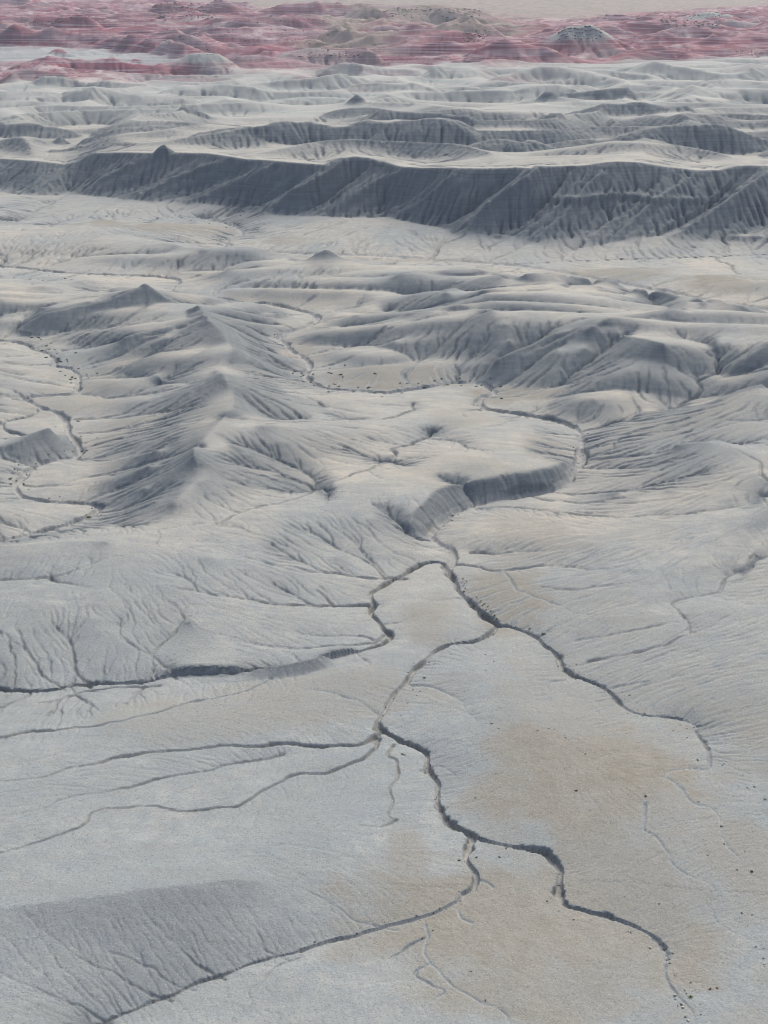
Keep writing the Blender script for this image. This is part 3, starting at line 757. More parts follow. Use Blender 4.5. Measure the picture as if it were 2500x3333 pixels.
# ------------------------------------------------------------------ ground properties for the material (geology, and shade painted into steep ground)
gx, gy = grad(Z)
SL = np.hypot(gx, gy)
n1 = fbm(X / 40, Y / 40, 4, 91); n2 = fbm(X / 9, Y / 9, 3, 92)
SHALE_SHADE = np.clip(.80 * sstep(.07, .36, SLB + .06 * n1 + .03 * n2) + .45 * sstep(.25, .8, SL), 0, 1)    # bare shale where the crust cannot hold, with slope and rill shade painted in
SHALE_SHADE = np.maximum(SHALE_SHADE, (sstep(.06, .25, T0S) * (R < RRIM)).astype(f32))
SILT = np.zeros((NR, NC), f32)                               # tan silt on flat ground
for px, py, ax, ay, am in [(1270,1690,260,170,1),(1000,2010,330,150,1),(1330,1960,220,200,.9),(1090,1290,90,90,.9),(930,1330,80,60,.7),(1120,850,120,22,1),(850,815,150,22,.9),
    (400,500,160,16,.9),(230,497,90,13,.9),(620,521,70,9,.8),(1560,620,110,22,1),(1300,590,160,14,.8),(850,560,220,8,.8),(1000,910,80,30,.4),(700,1500,260,60,.5),(420,1560,260,60,.4),
    (600,650,240,20,.5),(150,860,130,40,.5),(330,960,200,60,.4),(1300,1000,90,40,.5),(1140,1160,160,70,.45),(1180,985,70,40,.7),(1100,2150,300,80,.8),(880,1850,60,70,.6),(1000,1050,160,40,.3),(300,1000,120,40,.4),(1300,1400,160,140,.25),(1500,960,150,40,.4),(250,800,150,30,.5),(640,760,60,40,.5),(1450,690,60,10,.4)]:
    cx, cy = ground(px, py, 1.0); x1, _ = ground(px + ax, py, 1.0); _, y1 = ground(px, py - ay, 1.0); _, y0 = ground(px, py + ay, 1.0)
    e = np.hypot((X - cx) / abs(x1 - cx), (Y - (y0 + y1) / 2) / (abs(y1 - y0) / 2))
    SILT = np.maximum(SILT, am * (1 - sstep(.55, 1.15, e + .5 * n1 + .4 * n2)))
fgr = sstep(5, 40, X + .25 * (R - 200)) * (1 - sstep(215, 262, R + 20 * n1)) * sstep(-.35, .25, n1 + .5 * n2)
SILT = np.maximum(SILT, .62 * fgr)
SILT *= 1 - sstep(.12, .4, SL)
SILT = np.maximum(SILT, .7 * sstep(.08, .4, CUT) * (R < 300))
SHALE_SHADE = np.maximum(SHALE_SHADE, .8 * PRINT)
nb = fbm(X / 220, Y / 160, 4, 95)
GREEN = sstep(-110, 90, (R - B_GREEN) + 160 * nb + 12 * (Z - PLAT)) * (R > RRIM + 60)
RED = sstep(-90, 60, (R - B_RED) + 150 * nb) * (R > RRIM + 60)
pinkpatch = sstep(.25, .5, fbm(X / 130, Y / 90, 3, 97)) * sstep(-500, 0, R - B_RED)
RED = np.maximum(RED, .55 * pinkpatch * (R > RRIM + 100))
RED = RED * (1 - .92 * sstep(.42, .68, PALEB + .08 * n2)); GREEN = np.maximum(GREEN, sstep(.3, .5, PALEB))
PLAIN = sstep(-150, 250, (R - B_PLAIN) + 400 * nb)
cx, cy = ground(190, 122, PLAT)
WASH = (XD < 400) * 1.0
t0_ = bound([(-100,104),(600,104),(700,128),(1150,108),(1300,96),(1760,96)]); t1_ = bound([(-100,40),(1760,40)])
PLAIN = np.maximum(PLAIN, .85 * sstep(640, 760, XD + 120 * nb) * (1 - sstep(1080, 1200, XD + 120 * nb)) * sstep(-60, 60, R - t0_ + 150 * nb) * sstep(-.3, .15, nb + .3 * n1 + .15))
WASH = sstep(-25, 25, R - w0_) * (1 - sstep(-30, 30, R - w1_)) * (Z < PLAT + 5)
CREAM = np.clip(sstep(205, 330, R) * (1 - .5 * sstep(560, 760, R)) * (.62 + 1.0 * n1), 0, 1)
CREAM = np.maximum(CREAM, (.75 * (R > RRIM)).astype(f32))
DK = sstep(.04, .25, DARKB)
GREEN = GREEN * (1 - DK); SHALE_SHADE = np.maximum(SHALE_SHADE * (1 - .5 * GREEN * (R > RRIM)), .95 * DK)
print("properties", round(time.time() - T0, 1))

# ------------------------------------------------------------------ material
def terrain_material():
    m = bpy.data.materials.new("badland_clay"); m.use_nodes = True
    nt = m.node_tree; N = nt.nodes; Lk = nt.links
    bs = N['Principled BSDF']; bs.inputs['Roughness'].default_value = .95
    bs.inputs['Specular IOR Level'].default_value = .15
    def attr(n):
        a = N.new('ShaderNodeAttribute'); a.attribute_name = n; return a
    geo, geo2 = attr('geo'), attr('geo2')
    s1 = N.new('ShaderNodeSeparateColor'); Lk.new(geo.outputs['Color'], s1.inputs[0])
    s2 = N.new('ShaderNodeSeparateColor'); Lk.new(geo2.outputs['Color'], s2.inputs[0])
    shale_shade, silt, green = s1.outputs; red, plain, wash = s2.outputs; cream = geo2.outputs['Alpha']; floor = geo.outputs['Alpha']
    pos = N.new('ShaderNodeNewGeometry').outputs['Position']
    def nz(scale, detail=4, rough=.55, vec=None, dist=0):
        n = N.new('ShaderNodeTexNoise'); n.inputs['Scale'].default_value = scale; n.inputs['Detail'].default_value = detail
        n.inputs['Roughness'].default_value = rough; n.inputs['Distortion'].default_value = dist
        Lk.new(vec if vec is not None else pos, n.inputs['Vector']); return n.outputs['Fac']
    def ma(op, a, b=None, c=None, clamp=False):
        n = N.new('ShaderNodeMath'); n.operation = op; n.use_clamp = clamp
        for i, v in enumerate((a, b, c)):
            if v is None: continue
            if isinstance(v, (int, float)): n.inputs[i].default_value = v
            else: Lk.new(v, n.inputs[i])
        return n.outputs[0]
    def mr(v, a, b, c=0., d=1.):
        n = N.new('ShaderNodeMapRange'); Lk.new(v, n.inputs[0])
        for i, q in enumerate((a, b, c, d)): n.inputs[i + 1].default_value = q
        return n.outputs[0]
    def mix(f, a, b, mode='MIX'):
        n = N.new('ShaderNodeMix'); n.data_type = 'RGBA'; n.blend_type = mode
        if isinstance(f, (int, float)): n.inputs[0].default_value = f
        else: Lk.new(f, n.inputs[0])
        for s, v in ((6, a), (7, b)):
            if isinstance(v, tuple): n.inputs[s].default_value = (*v, 1)
            else: Lk.new(v, n.inputs[s])
        return n.outputs[2]
    def ramp(f, stops):
        n = N.new('ShaderNodeValToRGB'); Lk.new(f, n.inputs[0]); e = n.color_ramp.elements
        while len(e) < len(stops): e.new(.5)
        for el, (p, c) in zip(e, stops): el.position = p; el.color = (*c, 1)
        return n.outputs[0]
    sep = N.new('ShaderNodeSeparateXYZ'); Lk.new(pos, sep.inputs[0])
    zc = sep.outputs[2]
    mot = nz(.045, 6, .6); mot2 = nz(.35, 5, .6); grain = nz(2.2, 4, .7)
    # grey country
    crust = mix(mr(mot, .35, .65), (.288, .314, .312), (.395, .407, .388))
    crust = mix(mr(mot2, .35, .7), crust, (.270, .308, .325))
    crust = mix(ma('MULTIPLY', cream, .85), crust, mix(mr(mot2, .3, .7), (.57, .505, .405), (.445, .425, .375)))
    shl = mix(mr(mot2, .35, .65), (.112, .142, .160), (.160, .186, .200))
    # thin beds that show on bare slopes
    mps = N.new('ShaderNodeMapping'); mps.inputs['Scale'].default_value = (.10, .34, .3); Lk.new(pos, mps.inputs['Vector'])
    streak = nz(1.0, 6, .68, mps.outputs[0], .6)
    crust = mix(mr(streak, .40, .68, 0, .55), crust, (.26, .268, .262))
    zz = ma('ADD', ma('MULTIPLY', zc, .9), ma('MULTIPLY', mot, 3.2))
    cmb = N.new('ShaderNodeCombineXYZ'); Lk.new(zz, cmb.inputs[2])
    bed = nz(1.0, 3, .6, cmb.outputs[0])
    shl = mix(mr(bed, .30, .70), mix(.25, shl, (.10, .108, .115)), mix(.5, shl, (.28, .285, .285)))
    col = mix(shale_shade, crust, shl)
    tan = mix(mr(mot2, .3, .7), (.245, .227, .187), (.315, .292, .248))
    col = mix(ma('MULTIPLY', silt, mr(mot, .25, .6, .55, 1.0)), col, tan)
    # pale green and red country
    zg = ma('ADD', ma('MULTIPLY', zc, .16), ma('MULTIPLY', mot, .9))
    cg = N.new('ShaderNodeCombineXYZ'); Lk.new(zg, cg.inputs[2])
    bg_ = nz(2.0, 4, .6, cg.outputs[0])
    gr = ramp(bg_, [(.30, (.35, .39, .37)), (.42, (.42, .445, .415)), (.50, (.47, .455, .425)), (.58, (.37, .41, .385)), (.68, (.46, .44, .43))])
    gr = mix(ma('MULTIPLY', shale_shade, .8), gr, (.20, .22, .215))
    col = mix(green, col, gr)
    rot = nz(.012, 4, .55)
    mpn = N.new('ShaderNodeMapping'); mpn.inputs['Scale'].default_value = (.0028, .0034, .11); Lk.new(pos, mpn.inputs['Vector'])
    br = nz(1.0, 2.2, .5, mpn.outputs[0], .5)
    rd = ramp(br, [(.28, (.12, .035, .055)), (.38, (.22, .05, .08)), (.42, (.44, .31, .33)), (.455, (.15, .04, .065)), (.50, (.29, .09, .12)), (.54, (.18, .05, .08)), (.57, (.46, .34, .36)), (.60, (.17, .045, .075)), (.66, (.40, .25, .27)), (.74, (.20, .14, .17))])
    mpp = N.new('ShaderNodeMapping'); mpp.inputs['Scale'].default_value = (.006, .005, .012); Lk.new(pos, mpp.inputs['Vector'])
    patch = ramp(nz(1.0, 6, .62, mpp.outputs[0], .4), [(.30, (.12, .028, .055)), (.40, (.23, .055, .085)), (.46, (.40, .23, .25)), (.50, (.18, .045, .075)), (.55, (.52, .43, .43)), (.58, (.27, .085, .11)), (.66, (.15, .05, .085)), (.76, (.40, .33, .33))])
    rd = mix(mr(shale_shade, .15, .55), patch, rd)
    rd = mix(mr(nz(.006, 5, .6), .54, .66, 0, .6), rd, (.40, .37, .36))
    rd = mix(mr(nz(.009, 5, .65), .54, .66, 0, .7), rd, (.16, .13, .145))
    col = mix(red, col, rd)
    pl = mix(mr(nz(.02, 5, .6), .4, .6), (.33, .26, .225), (.27, .225, .19))
    sp_ = nz(.045, 4, .7)
    pl = mix(mr(sp_, .50, .62), pl, (.11, .11, .075))
    col = mix(plain, col, pl)
    col = mix(wash, col, (.36, .37, .37))
    col = mix(ma('MULTIPLY', floor, .75), col, mix(mr(grain, .3, .7), (.30, .30, .29), (.40, .40, .385)))
    # popcorn crust speckle
    fleck = nz(3.5, 3, .7)
    col = mix(mr(grain, .35, .75, .0, .42), col, mix(.5, col, (.10, .105, .11)))
    col = mix(mr(fleck, .55, .68, .0, .75), col, (.13, .13, .12))
    col = mix(mr(nz(4.3, 3, .7), .58, .70, .0, .6), col, (.50, .485, .45))
    Lk.new(col, bs.inputs['Base Color'])
    b1 = N.new('ShaderNodeBump'); b1.inputs['Strength'].default_value = .6; b1.inputs['Distance'].default_value = .25
    Lk.new(ma('ADD', nz(2.6, 6, .72), ma('MULTIPLY', nz(.6, 4, .6), .8)), b1.inputs['Height'])
    Lk.new(b1.outputs[0], bs.inputs['Normal'])
    return m
MAT = terrain_material()

# ------------------------------------------------------------------ cut the ground sheet into its natural pieces
def piece(name, facemask):
    fi, fj = np.nonzero(facemask)
    if len(fi) == 0: return
    v = fi * NC + fj
    quads = np.stack([v, v + 1, v + NC + 1, v + NC], 1)
    uq, inv = np.unique(quads, return_inverse=True)
    me = bpy.data.meshes.new(name)
    me.vertices.add(len(uq)); me.loops.add(quads.size); me.polygons.add(len(quads))
    co = np.stack([X.ravel()[uq], Y.ravel()[uq], Z.ravel()[uq]], 1).astype(f32)
    me.vertices.foreach_set('co', co.ravel())
    me.loops.foreach_set('vertex_index', inv.astype(np.int32).ravel())
    me.polygons.foreach_set('loop_start', np.arange(0, quads.size, 4, dtype=np.int32))
    me.polygons.foreach_set('use_smooth', np.ones(len(quads), bool))
    for nm, ch in (('geo', (SHALE_SHADE, SILT, GREEN, FLOOR)), ('geo2', (RED, PLAIN, WASH, CREAM))):
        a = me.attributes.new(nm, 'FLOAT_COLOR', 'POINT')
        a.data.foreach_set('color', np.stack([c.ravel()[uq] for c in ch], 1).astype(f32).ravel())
    me.update(calc_edges=True)
    me.materials.append(MAT)
    o = bpy.data.objects.new(name, me); sc.collection.objects.link(o); o['kind'] = 'structure'
    return o
fc = lambda a: a[:-1, :-1]
rF, tF = fc(R), fc(T)
scarpF = (rF >= fc(RT) - 4) & (rF < fc(RRIM) + 6)
bedF = (fc(FLOOR) > .5) & (rF < fc(RT))
nearF = (rF < fc(RT) - 4) & ~bedF
plainF = rF >= fc(B_PLAIN)
redF = (rF >= fc(B_RED)) & ~plainF
greyF = (rF >= fc(RRIM) + 6) & (rF < fc(B_GREEN)) & ~redF & ~plainF
greenF = (rF >= fc(B_GREEN)) & ~redF & ~plainF & (rF >= fc(RRIM) + 6)
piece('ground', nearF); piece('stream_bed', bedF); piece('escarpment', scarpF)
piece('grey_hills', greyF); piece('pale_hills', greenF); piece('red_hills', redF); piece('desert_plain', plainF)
hz = bpy.data.materials.new("haze_air"); hz.use_nodes = True
hn = hz.node_tree; hn.nodes.remove(hn.nodes['Principled BSDF'])
vol = hn.nodes.new('ShaderNodeVolumePrincipled')
vol.inputs['Color'].default_value = (.74, .83, .97, 1); vol.inputs['Density'].default_value = 6e-5; vol.inputs['Anisotropy'].default_value = .2
hn.links.new(vol.outputs[0], hn.nodes['Material Output'].inputs['Volume'])
zlo, zhi = float(Z.min()) - 1.0, max(float(Z.max()), CAM_H) + 6.0
hx0, hx1, hy0, hy1 = -6000, 6000, -300, 14500
hv = [(x, y, z) for z in (zlo, zhi) for y in (hy0, hy1) for x in (hx0, hx1)]
hm_ = bpy.data.meshes.new("haze"); hm_.from_pydata(hv, [], [(0,2,3,1),(4,5,7,6),(0,1,5,4),(2,6,7,3),(0,4,6,2),(1,3,7,5)]); hm_.materials.append(hz)
ho = bpy.data.objects.new("haze", hm_); sc.collection.objects.link(ho); ho['kind'] = 'stuff'

# ------------------------------------------------------------------ plants and stones
def ground_z(x, y):
    r, t = math.hypot(x, y), math.atan2(x, y)
    i = min(max(int(np.searchsorted(rr_, r)), 1), NR - 1); c = min(max(int(np.searchsorted(tt_, t)), 1), NC - 1)
    fr = (r - rr_[i - 1]) / (rr_[i] - rr_[i - 1]); ft = (t - tt_[c - 1]) / (tt_[c] - tt_[c - 1])
    return float((Z[i - 1, c - 1] * (1 - ft) + Z[i - 1, c] * ft) * (1 - fr) + (Z[i, c - 1] * (1 - ft) + Z[i, c] * ft) * fr)
def on_ground(px, py, rmin=0.):
    """first ground a sight line meets"""
    r = np.maximum(rr_, 1.0); z = None
    u = (px - 829.5) / FPX; v = (1106.0 - py) / FPX
    th = math.atan2(u, CP + v * SP); k = (CP + v * SP) / math.cos(th) if abs(th) > 1e9 else math.hypot(u, CP + v * SP)
    zl = CAM_H + rr_ * ((-SP + v * CP) / k)
    c = min(max((th - tt_[0]) / (tt_[1] - tt_[0]), 0), NC - 1.001); j = int(c); f = c - j
    zg = Z[:, j] * (1 - f) + Z[:, j + 1] * f
    hit = np.nonzero((zg >= zl) & (rr_ > rmin))[0]
    rh = rr_[hit[0]] if len(hit) else rr_[-2]
    x, y = rh * math.sin(th), rh * math.cos(th)
    return x, y, ground_z(x, y)
def plain_mat(name, c1, c2, scale=6):
    m = bpy.data.materials.new(name); m.use_nodes = True; nt = m.node_tree; b = nt.nodes['Principled BSDF']; b.inputs['Roughness'].default_value = .9
    b.inputs['Specular IOR Level'].default_value = .1
    n = nt.nodes.new('ShaderNodeTexNoise'); n.inputs['Scale'].default_value = scale; n.inputs['Detail'].default_value = 3
    g = nt.nodes.new('ShaderNodeNewGeometry'); nt.links.new(g.outputs['Position'], n.inputs['Vector'])
    r = nt.nodes.new('ShaderNodeValToRGB'); r.color_ramp.elements[0].position = .35; r.color_ramp.elements[1].position = .65
    r.color_ramp.elements[0].color = (*c1, 1); r.color_ramp.elements[1].color = (*c2, 1)
    nt.links.new(n.outputs['Fac'], r.inputs[0]); nt.links.new(r.outputs[0], b.inputs['Base Color']); return m
M_GREEN = plain_mat("saltbush_leaf", (.055, .085, .03), (.11, .14, .055))
M_BRIGHT = plain_mat("fresh_leaf", (.07, .14, .025), (.13, .22, .04))
M_DRY = plain_mat("dry_twigs", (.075, .07, .055), (.14, .125, .095))
M_RED = plain_mat("red_stems", (.20, .055, .03), (.30, .10, .05))
M_ORANGE = plain_mat("orange_stems", (.34, .15, .04), (.42, .24, .08))
M_YEL = plain_mat("yellow_blades", (.26, .25, .06), (.36, .33, .10))
M_OLIVE = plain_mat("olive_mat", (.16, .14, .05), (.22, .19, .08))
def bush_mesh(name, mat, seed, flat=.6, n=120, leaf=.12, up=0.):
    """a bush one metre across: short twigs and many small leaves spread through an uneven dome"""
    q = np.random.default_rng(seed); V, F = [], []
    sp_l = .5 if up > 1 else 1.0
    lob = [(q.normal(0, .2) * sp_l, q.normal(0, .16) * sp_l, q.uniform(.55, 1)) for _ in range(5)]
    for k in range(n):
        lx, ly, lr = lob[k % 5]
        a, e = q.uniform(0, 6.283), math.acos(q.uniform(.0, 1)); rad = .34 * lr * q.uniform(.35, 1) ** .5
        p = np.array([lx + rad * math.sin(e) * math.cos(a), ly + rad * math.sin(e) * math.sin(a), .03 + flat * rad * math.cos(e) * 1.6])
        d = q.normal(0, 1, 3); d[2] = abs(d[2]) * .6 + up; d /= np.linalg.norm(d); w = np.cross(d, q.normal(0, 1, 3)); w /= np.linalg.norm(w) + 1e-6
        l = leaf * q.uniform(.6, 1.3); i = len(V)
        V += [p - w * l * .35, p + w * l * .35, p + d * l + w * l * .2, p + d * l - w * l * .2]; F.append((i, i + 1, i + 2, i + 3))
    for k in range(9):
        lx, ly, lr = lob[k % 5]; i = len(V); c = np.array([lx * .3, ly * .3, 0.]); e = np.array([lx, ly, .28 * flat]) + q.normal(0, .08, 3)
        V += [c + (.02, 0, -.06), c + (-.01, .017, -.06), c + (-.01, -.017, -.06), e]; F += [(i, i + 1, i + 3), (i + 1, i + 2, i + 3), (i + 2, i, i + 3)]
    me = bpy.data.meshes.new(name); me.from_pydata([tuple(v) for v in V], [], F); me.materials.append(mat); return me
MESH = {k: [bush_mesh(nm, mt, 10 * j + v, fl, n, lf, up) for v in range(3)] for j, (k, nm, mt, fl, n, lf, up) in enumerate([
    ('green', 'shrub', M_GREEN, .6, 130, .13, 0), ('bright', 'shrub', M_BRIGHT, .55, 130, .13, 0), ('dry', 'dry_bush', M_DRY, .5, 130, .13, .2), ('red', 'red_bush', M_RED, .55, 150, .12, .4),
    ('orange', 'orange_bush', M_ORANGE, .5, 120, .12, .4), ('yellow', 'grass_tuft', M_YEL, .7, 110, .2, 1.6), ('olive', 'cushion_plant', M_OLIVE, .22, 160, .10, 0)])}
NAME = dict(green='shrub', bright='shrub', dry='dry_bush', red='red_bush', orange='orange_bush', yellow='grass_tuft', olive='cushion_plant')
CATG = dict(green='shrub', bright='shrub', dry='bush', red='bush', orange='bush', yellow='grass tuft', olive='plant')
taken = []
def plant(kind, x, y, size, label, group=None):
    o = bpy.data.objects.new(NAME[kind], MESH[kind][rng.integers(3)]); sc.collection.objects.link(o)
    o.location = (x, y, ground_z(x, y) - .02 * size); o.rotation_euler = (0, 0, rng.uniform(0, 6.28)); size *= .68 if kind in ('green', 'bright') else .55
    o.scale = (size * rng.uniform(.85, 1.2), size * rng.uniform(.8, 1.1), size * rng.uniform(.8, 1.1))
    o['label'] = label; o['category'] = CATG[kind]
    if group: o['group'] = group
    taken.append((x, y)); return o
SINGLE = [
 ('red', 1534, 2138, .95, 'rust red bush at lower right, left one of the close pair'), ('red', 1549, 2137, .8, 'rust red bush at lower right, right one of the close pair'),
 ('bright', 1492, 2155, .95, 'bright green low shrub just right of the gully at the lower right corner'), ('orange', 1464, 2173, .55, 'orange tinted bush beside pale stones at the bottom of the right gully'),
 ('red', 1394, 1720, 1.1, 'reddish brown bush alone on grey clay right of the tan flat'), ('olive', 872, 1630, 1.5, 'olive green cushion plant on the bank between the two slots below the centre fork'),
 ('dry', 1244, 1710, 1.2, 'wide dry brown bush in the middle of the tan flat'), ('bright', 1027, 1724, .5, 'small green shrub just right of the deep slot above the lower fork'),
 ('bright', 1652, 1729, .7, 'green shrub at the right edge beside the upper faint rill'), ('green', 1557, 1786, .7, 'dark green shrub in the bend of the faint right hand rill'),
 ('green', 1624, 1885, 1.0, 'dark shrub at the right edge above the line of footprints'), ('dry', 1174, 1372, 1.5, 'largest dark dry bush beside the right branch just below the upper fork'),
 ('bright', 917, 1466, .9, 'green shrub on the pale clay right of the winding left branch'), ('dry', 1447, 2083, .7, 'brown bush in the gully bed where the right slot ends'),
 ('bright', 192, 1119, 1.8, 'bright green shrub at the mouth of the left stream, lowest of its line'), ('dry', 1239, 1988, .6, 'small dark bush below the right slot on the lower tan flat'),
 ('green', 1507, 1645, .8, 'green shrub at the tight bend of the right hand gully'), ('dry', 1029, 1852, .7, 'brown bush on the tongue just inside the lower fork'),
]
for k, px, py, sz, lb in SINGLE:
    x, y, z = on_ground(px, py); plant(k, x, y, sz, lb)
def where(px, py):
    if 1300 < px < 1400 and py < 1560 or 1200 < px < 1270 and 1420 < py < 1460: return 'small dry bush on the far bank of the right branch', 'dry bushes beside the right branch'
    if py < 1380: return 'small dry bush close above the upper fork', 'dry bushes above the upper fork'
    if px < 960 and py < 1560: return 'small dry bush on pale clay right of the winding left branch', 'dry bushes by the left branch'
    if px < 1130 and py < 1600: return 'small dry bush between the two branches, below the upper fork', 'dry bushes between the branches'
    if 1430 < px < 1580 and py < 1680: return 'small dry bush around the bend where the right branch fades', 'dry bushes at the fading right branch'
    if px > 1590: return 'small dry bush near the right edge of the grey clay', 'dry bushes near the right edge'
    if px < 1120: return 'small dry bush on the tan tongue below the lower fork', 'dry bushes below the lower fork'
    if py > 2080: return 'small dry bush beside the last faint gully at lower right', 'dry bushes at the last gully'
    if px > 1330: return 'small dry bush along the faint rills right of the tan flat', 'dry bushes along the right rills'
    return 'small dry bush on the open tan flat', 'dry bushes on the tan flat'
for px, py in [(1144,1360),(927,1432),(937,1437),(1049,1415),(1067,1430),(1049,1450),(1003,1495),(892,1492),(907,1495),(900,1503),(880,1520),(865,1547),(1062,1565),(1077,1575),(1162,1580),(1185,1576),(1197,1576),(1222,1595),(1264,1630),(1344,1497),(1360,1503),(1375,1520),(1350,1512),(1325,1490),(1230,1440),(1240,1448),(1252,1452),(1262,1458),(1245,1437),(1469,1567),(1484,1575),(1499,1572),(1454,1580),(1484,1595),(1524,1605),(1532,1620),(1564,1652),(1032,1759),(1274,1751),(1219,1664),(1614,1703),(1509,1734),(1564,1825),(1609,1842),(1592,1879),(1529,1850),(1409,1805),(1394,1793),(1424,1953),(1349,1938),(1182,1949),(1207,1969),(1362,2015),(1602,1973),(1624,1977),(1609,2003),(1632,2048),(1649,2050),(1649,2073),(1650,2085),(1457,2110),(1492,2123),(1479,2140),(1514,2193),(1562,2080),(1079,1853),(1017,2100),(1049,2163),(950,1968),(935,1975),(935,2012),(912,2030),(1482,2148),(1630,1700),(1560,1655)]:
    x, y, z = on_ground(px, py); lb, G = where(px, py); plant('dry', x, y, rng.uniform(.4, .8), lb, G)
G = 'yellow grass along the deep slot'
for px, py in [(1000,1252),(1003,1262),(1005,1272),(1002,1280),(1030,1292),(1038,1300),(1046,1306),(1054,1312),(1060,1322),(1068,1330),(1073,1338),(1008,1258),(1042,1310),(1050,1318)]:
    x, y, z = on_ground(px, py); plant('yellow', x, y, rng.uniform(.6, 1.0), 'yellow grass tuft on the tan bank right of the dark slot', G)
def along(px, n, spread, kind, size, label, group):
    """bushes along a stream; told apart by size and by the side of the stream line they stand on"""
    L = line(px, 0, step=2, wig=0)
    for k in range(n):
        i = rng.integers(len(L) - 1); a = L[i]; d = L[i + 1] - a; x, y = a[0] + rng.normal(0, spread), a[1] + rng.normal(0, spread * 1.2)
        if all((x - u) ** 2 + (y - v) ** 2 > 1.5 for u, v in taken[-60:]):
            sz = rng.uniform(*size); big = 'larger' if sz > (size[0] + size[1]) / 2 else 'small'
            far_ = abs(d[0]) > abs(d[1]); up = y > a[1] if far_ else x > a[0]
            side = ('far side' if up else 'near side') if far_ else ('right side' if up else 'left side')
            plant(kind, x, y, sz, f'{big} {label}, {side}', f'{group}, {big}, {side}')
along([(45,741),(105,764),(150,796),(172,829),(150,850)], 34, 3.0, 'green', (.9, 1.9), 'green shrub in the bed of the far left stream, upper reach', 'shrubs along the upper left stream')
along([(145,914),(167,959),(172,978),(115,998),(50,1029),(38,1060)], 26, 2.4, 'green', (.8, 1.5), 'green shrub beside the left stream below the dark bends', 'shrubs along the lower left stream')
along([(667,800),(700,825),(745,838),(830,849)], 30, 5.0, 'green', (.9, 1.8), 'green shrub on the tan wash floor left of centre', 'shrubs on the tan wash floor')
along([(860,845),(930,835),(1030,829),(1070,842),(1050,880)], 28, 2.2, 'green', (.9, 1.7), 'green shrub lining the wash where it loops right', 'shrubs lining the looping wash')
along([(1140,899),(1230,918),(1257,954),(1248,1005)], 18, 1.6, 'dry', (.6, 1.1), 'dark bush beside the pale bed of the right bend', 'bushes at the right bend')
along([(620,719),(600,731),(637,761)], 8, 2.2, 'green', (.8, 1.3), 'green shrub at the narrow bend under the ridge', 'shrubs at the narrow bend')
along([(200,474),(330,474),(440,478),(500,490)], 22, 9.0, 'dry', (1.2, 2.6), 'dark bush on the flat floor below the escarpment', 'bushes below the escarpment')
along([(20,590),(60,610),(130,604),(230,600)], 22, 8.0, 'dry', (.9, 1.8), 'dark bush on the pale flat at the upper left', 'bushes on the upper left flat')

def rock_mesh(name, mat, seed):
    q = np.random.default_rng(seed); t = (1 + 5 ** .5) / 2
    v = np.array([(-1,t,0),(1,t,0),(-1,-t,0),(1,-t,0),(0,-1,t),(0,1,t),(0,-1,-t),(0,1,-t),(t,0,-1),(t,0,1),(-t,0,-1),(-t,0,1)], float) / 1.9
    f = [(0,11,5),(0,5,1),(0,1,7),(0,7,10),(0,10,11),(1,5,9),(5,11,4),(11,10,2),(10,7,6),(7,1,8),(3,9,4),(3,4,2),(3,2,6),(3,6,8),(3,8,9),(4,9,5),(2,4,11),(6,2,10),(8,6,7),(9,8,1)]
    v = v * q.uniform(.6, 1.25, (12, 1)) * np.array([1, .8, .62]); me = bpy.data.meshes.new(name); me.from_pydata([tuple(p * .5) for p in v], [], f); me.materials.append(mat); return me
M_PALE = plain_mat("pale_stone", (.36, .33, .27), (.48, .45, .38)); M_CLOD = plain_mat("clay_clod", (.12, .12, .115), (.2, .2, .19), 3); M_CAP = plain_mat("cap_rock", (.15, .125, .105), (.30, .25, .21), .4)
for k, (px, py, sz, lb) in enumerate([(1457,2152,.45,'yellowish stone left of the gully, upper one of two'),(1460,2158,.4,'pale stone left of the gully, lower one of two'),(1472,2171,.4,'grey stone right of the orange bush, upper one'),(1474,2177,.45,'pale rounded stone right of the orange bush, lower one'),(1480,2198,.35,'dark stone beside the gully at the bottom edge'),(1486,2206,.4,'greenish stone beside the gully at the very bottom'),(1405,2048,.4,'pale stone on the tan apron left of the right slot'),(1358,2012,.35,'yellow stone below the end of the right slot')]):
    x, y, z = on_ground(px, py); o = bpy.data.objects.new('stone', rock_mesh('stone', M_PALE if k not in (2, 4) else M_CLOD, k)); sc.collection.objects.link(o)
    o.location = (x, y, ground_z(x, y) + .08 * sz); o.scale = (sz * 1.3,) * 3; o.rotation_euler = (0, 0, k); o['label'] = lb; o['category'] = 'stone'; o['group'] = 'stones at the end of the right gully'
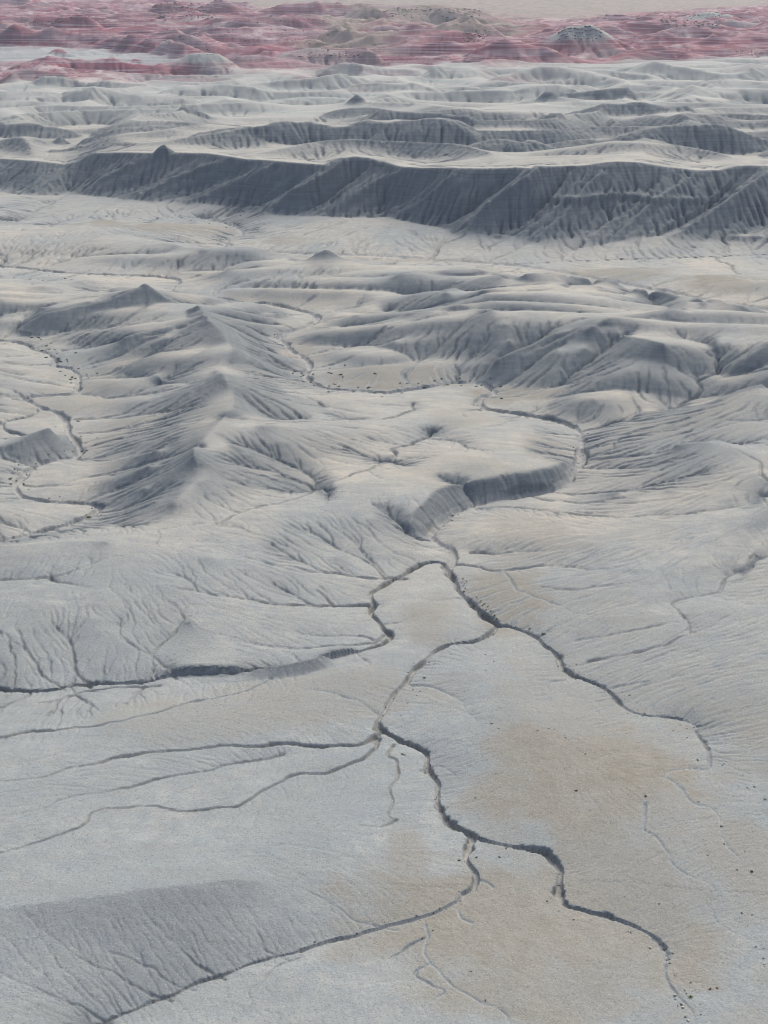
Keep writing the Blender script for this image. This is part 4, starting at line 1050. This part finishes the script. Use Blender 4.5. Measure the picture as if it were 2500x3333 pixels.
def scatter(name, mat, pts, sizes):
    """many small rocks joined as one piece of ground litter"""
    t = (1 + 5 ** .5) / 2
    base = np.array([(-1,t,0),(1,t,0),(-1,-t,0),(1,-t,0),(0,-1,t),(0,1,t),(0,-1,-t),(0,1,-t),(t,0,-1),(t,0,1),(-t,0,-1),(-t,0,1)]) / 3.8
    f = np.array([(0,11,5),(0,5,1),(0,1,7),(0,7,10),(0,10,11),(1,5,9),(5,11,4),(11,10,2),(10,7,6),(7,1,8),(3,9,4),(3,4,2),(3,2,6),(3,6,8),(3,8,9),(4,9,5),(2,4,11),(6,2,10),(8,6,7),(9,8,1)])
    n = len(pts); sz = np.array(sizes)[:, None, None]; a = rng.uniform(0, 6.28, n)
    v = base[None] * rng.uniform(.55, 1.3, (n, 12, 1)) * sz * np.stack([rng.uniform(.8, 1.5, n), rng.uniform(.7, 1.1, n), rng.uniform(.45, .8, n)], 1)[:, None, :]
    vx = v[..., 0] * np.cos(a)[:, None] - v[..., 1] * np.sin(a)[:, None]; vy = v[..., 0] * np.sin(a)[:, None] + v[..., 1] * np.cos(a)[:, None]
    v = np.stack([vx, vy, v[..., 2]], -1) + np.array(pts)[:, None, :]
    F = (f[None] + 12 * np.arange(n)[:, None, None]).reshape(-1, 3)
    me = bpy.data.meshes.new(name); me.from_pydata(v.reshape(-1, 3).tolist(), [], F.tolist()); me.materials.append(mat)
    o = bpy.data.objects.new(name, me); sc.collection.objects.link(o); o['kind'] = 'stuff'; return o
P, S_ = [], []
for px, py, ax, ay, n in [(1140,1915,70,40,260),(1340,2060,120,50,260),(1040,2080,180,90,200),(1290,1720,200,130,220),(1500,1990,140,160,160),(1060,1480,120,90,120),(1120,1860,50,30,80),(500,1700,450,150,160)]:
    for k in range(n):
        qx, qy = px + rng.normal(0, ax * .6), py + rng.normal(0, ay * .6); x, y = ground(qx, min(qy, 2200), 1); P.append((x, y, ground_z(x, y))); S_.append(rng.uniform(.06, .17))
scatter('pebbles', M_PALE, P, S_)
P, S_ = [], []
for w, b, d, j, L in streams[3:9]:
    for k in range(30):
        a = L[rng.integers(len(L))]; x, y = a[0] + rng.normal(0, .5), a[1] + rng.normal(0, .5); P.append((x, y, ground_z(x, y))); S_.append(rng.uniform(.15, .45))
for w, b, d, j, L in (streams[2], streams[9]):
    for k in range(90):
        a = L[rng.integers(len(L))]; x, y = a[0] + rng.normal(0, 1.6), a[1] + rng.normal(0, 1.6); P.append((x, y, ground_z(x, y))); S_.append(rng.uniform(.2, .6))
scatter('clay_clods', M_CLOD, P, S_)
P, S_ = [], []
for x0, x1, y0, y1, n, lo, hi in [(1205,1300,62,88,420,1.5,5),(1420,1560,28,62,520,1.5,6),(1000,1060,66,92,200,2,6),(830,1040,18,40,420,2,8),(640,790,114,128,240,1,4),(1590,1690,110,122,300,1,4),(1290,1385,36,44,150,2,6),(330,480,10,44,420,2,8),(425,462,112,120,90,.8,2.5),(40,160,44,60,120,1.5,5),(350,720,40,110,300,1.2,5)]:
    for k in range(n):
        x, y, z = on_ground(rng.uniform(x0, x1), rng.uniform(y0, y1)); (P.append((x, y, z)), S_.append(rng.uniform(lo, hi) * rng.uniform(.25, .75))) if k % 2 == 0 else None
scatter('boulders', M_CAP, P, S_)
print("done", round(time.time() - T0, 1))
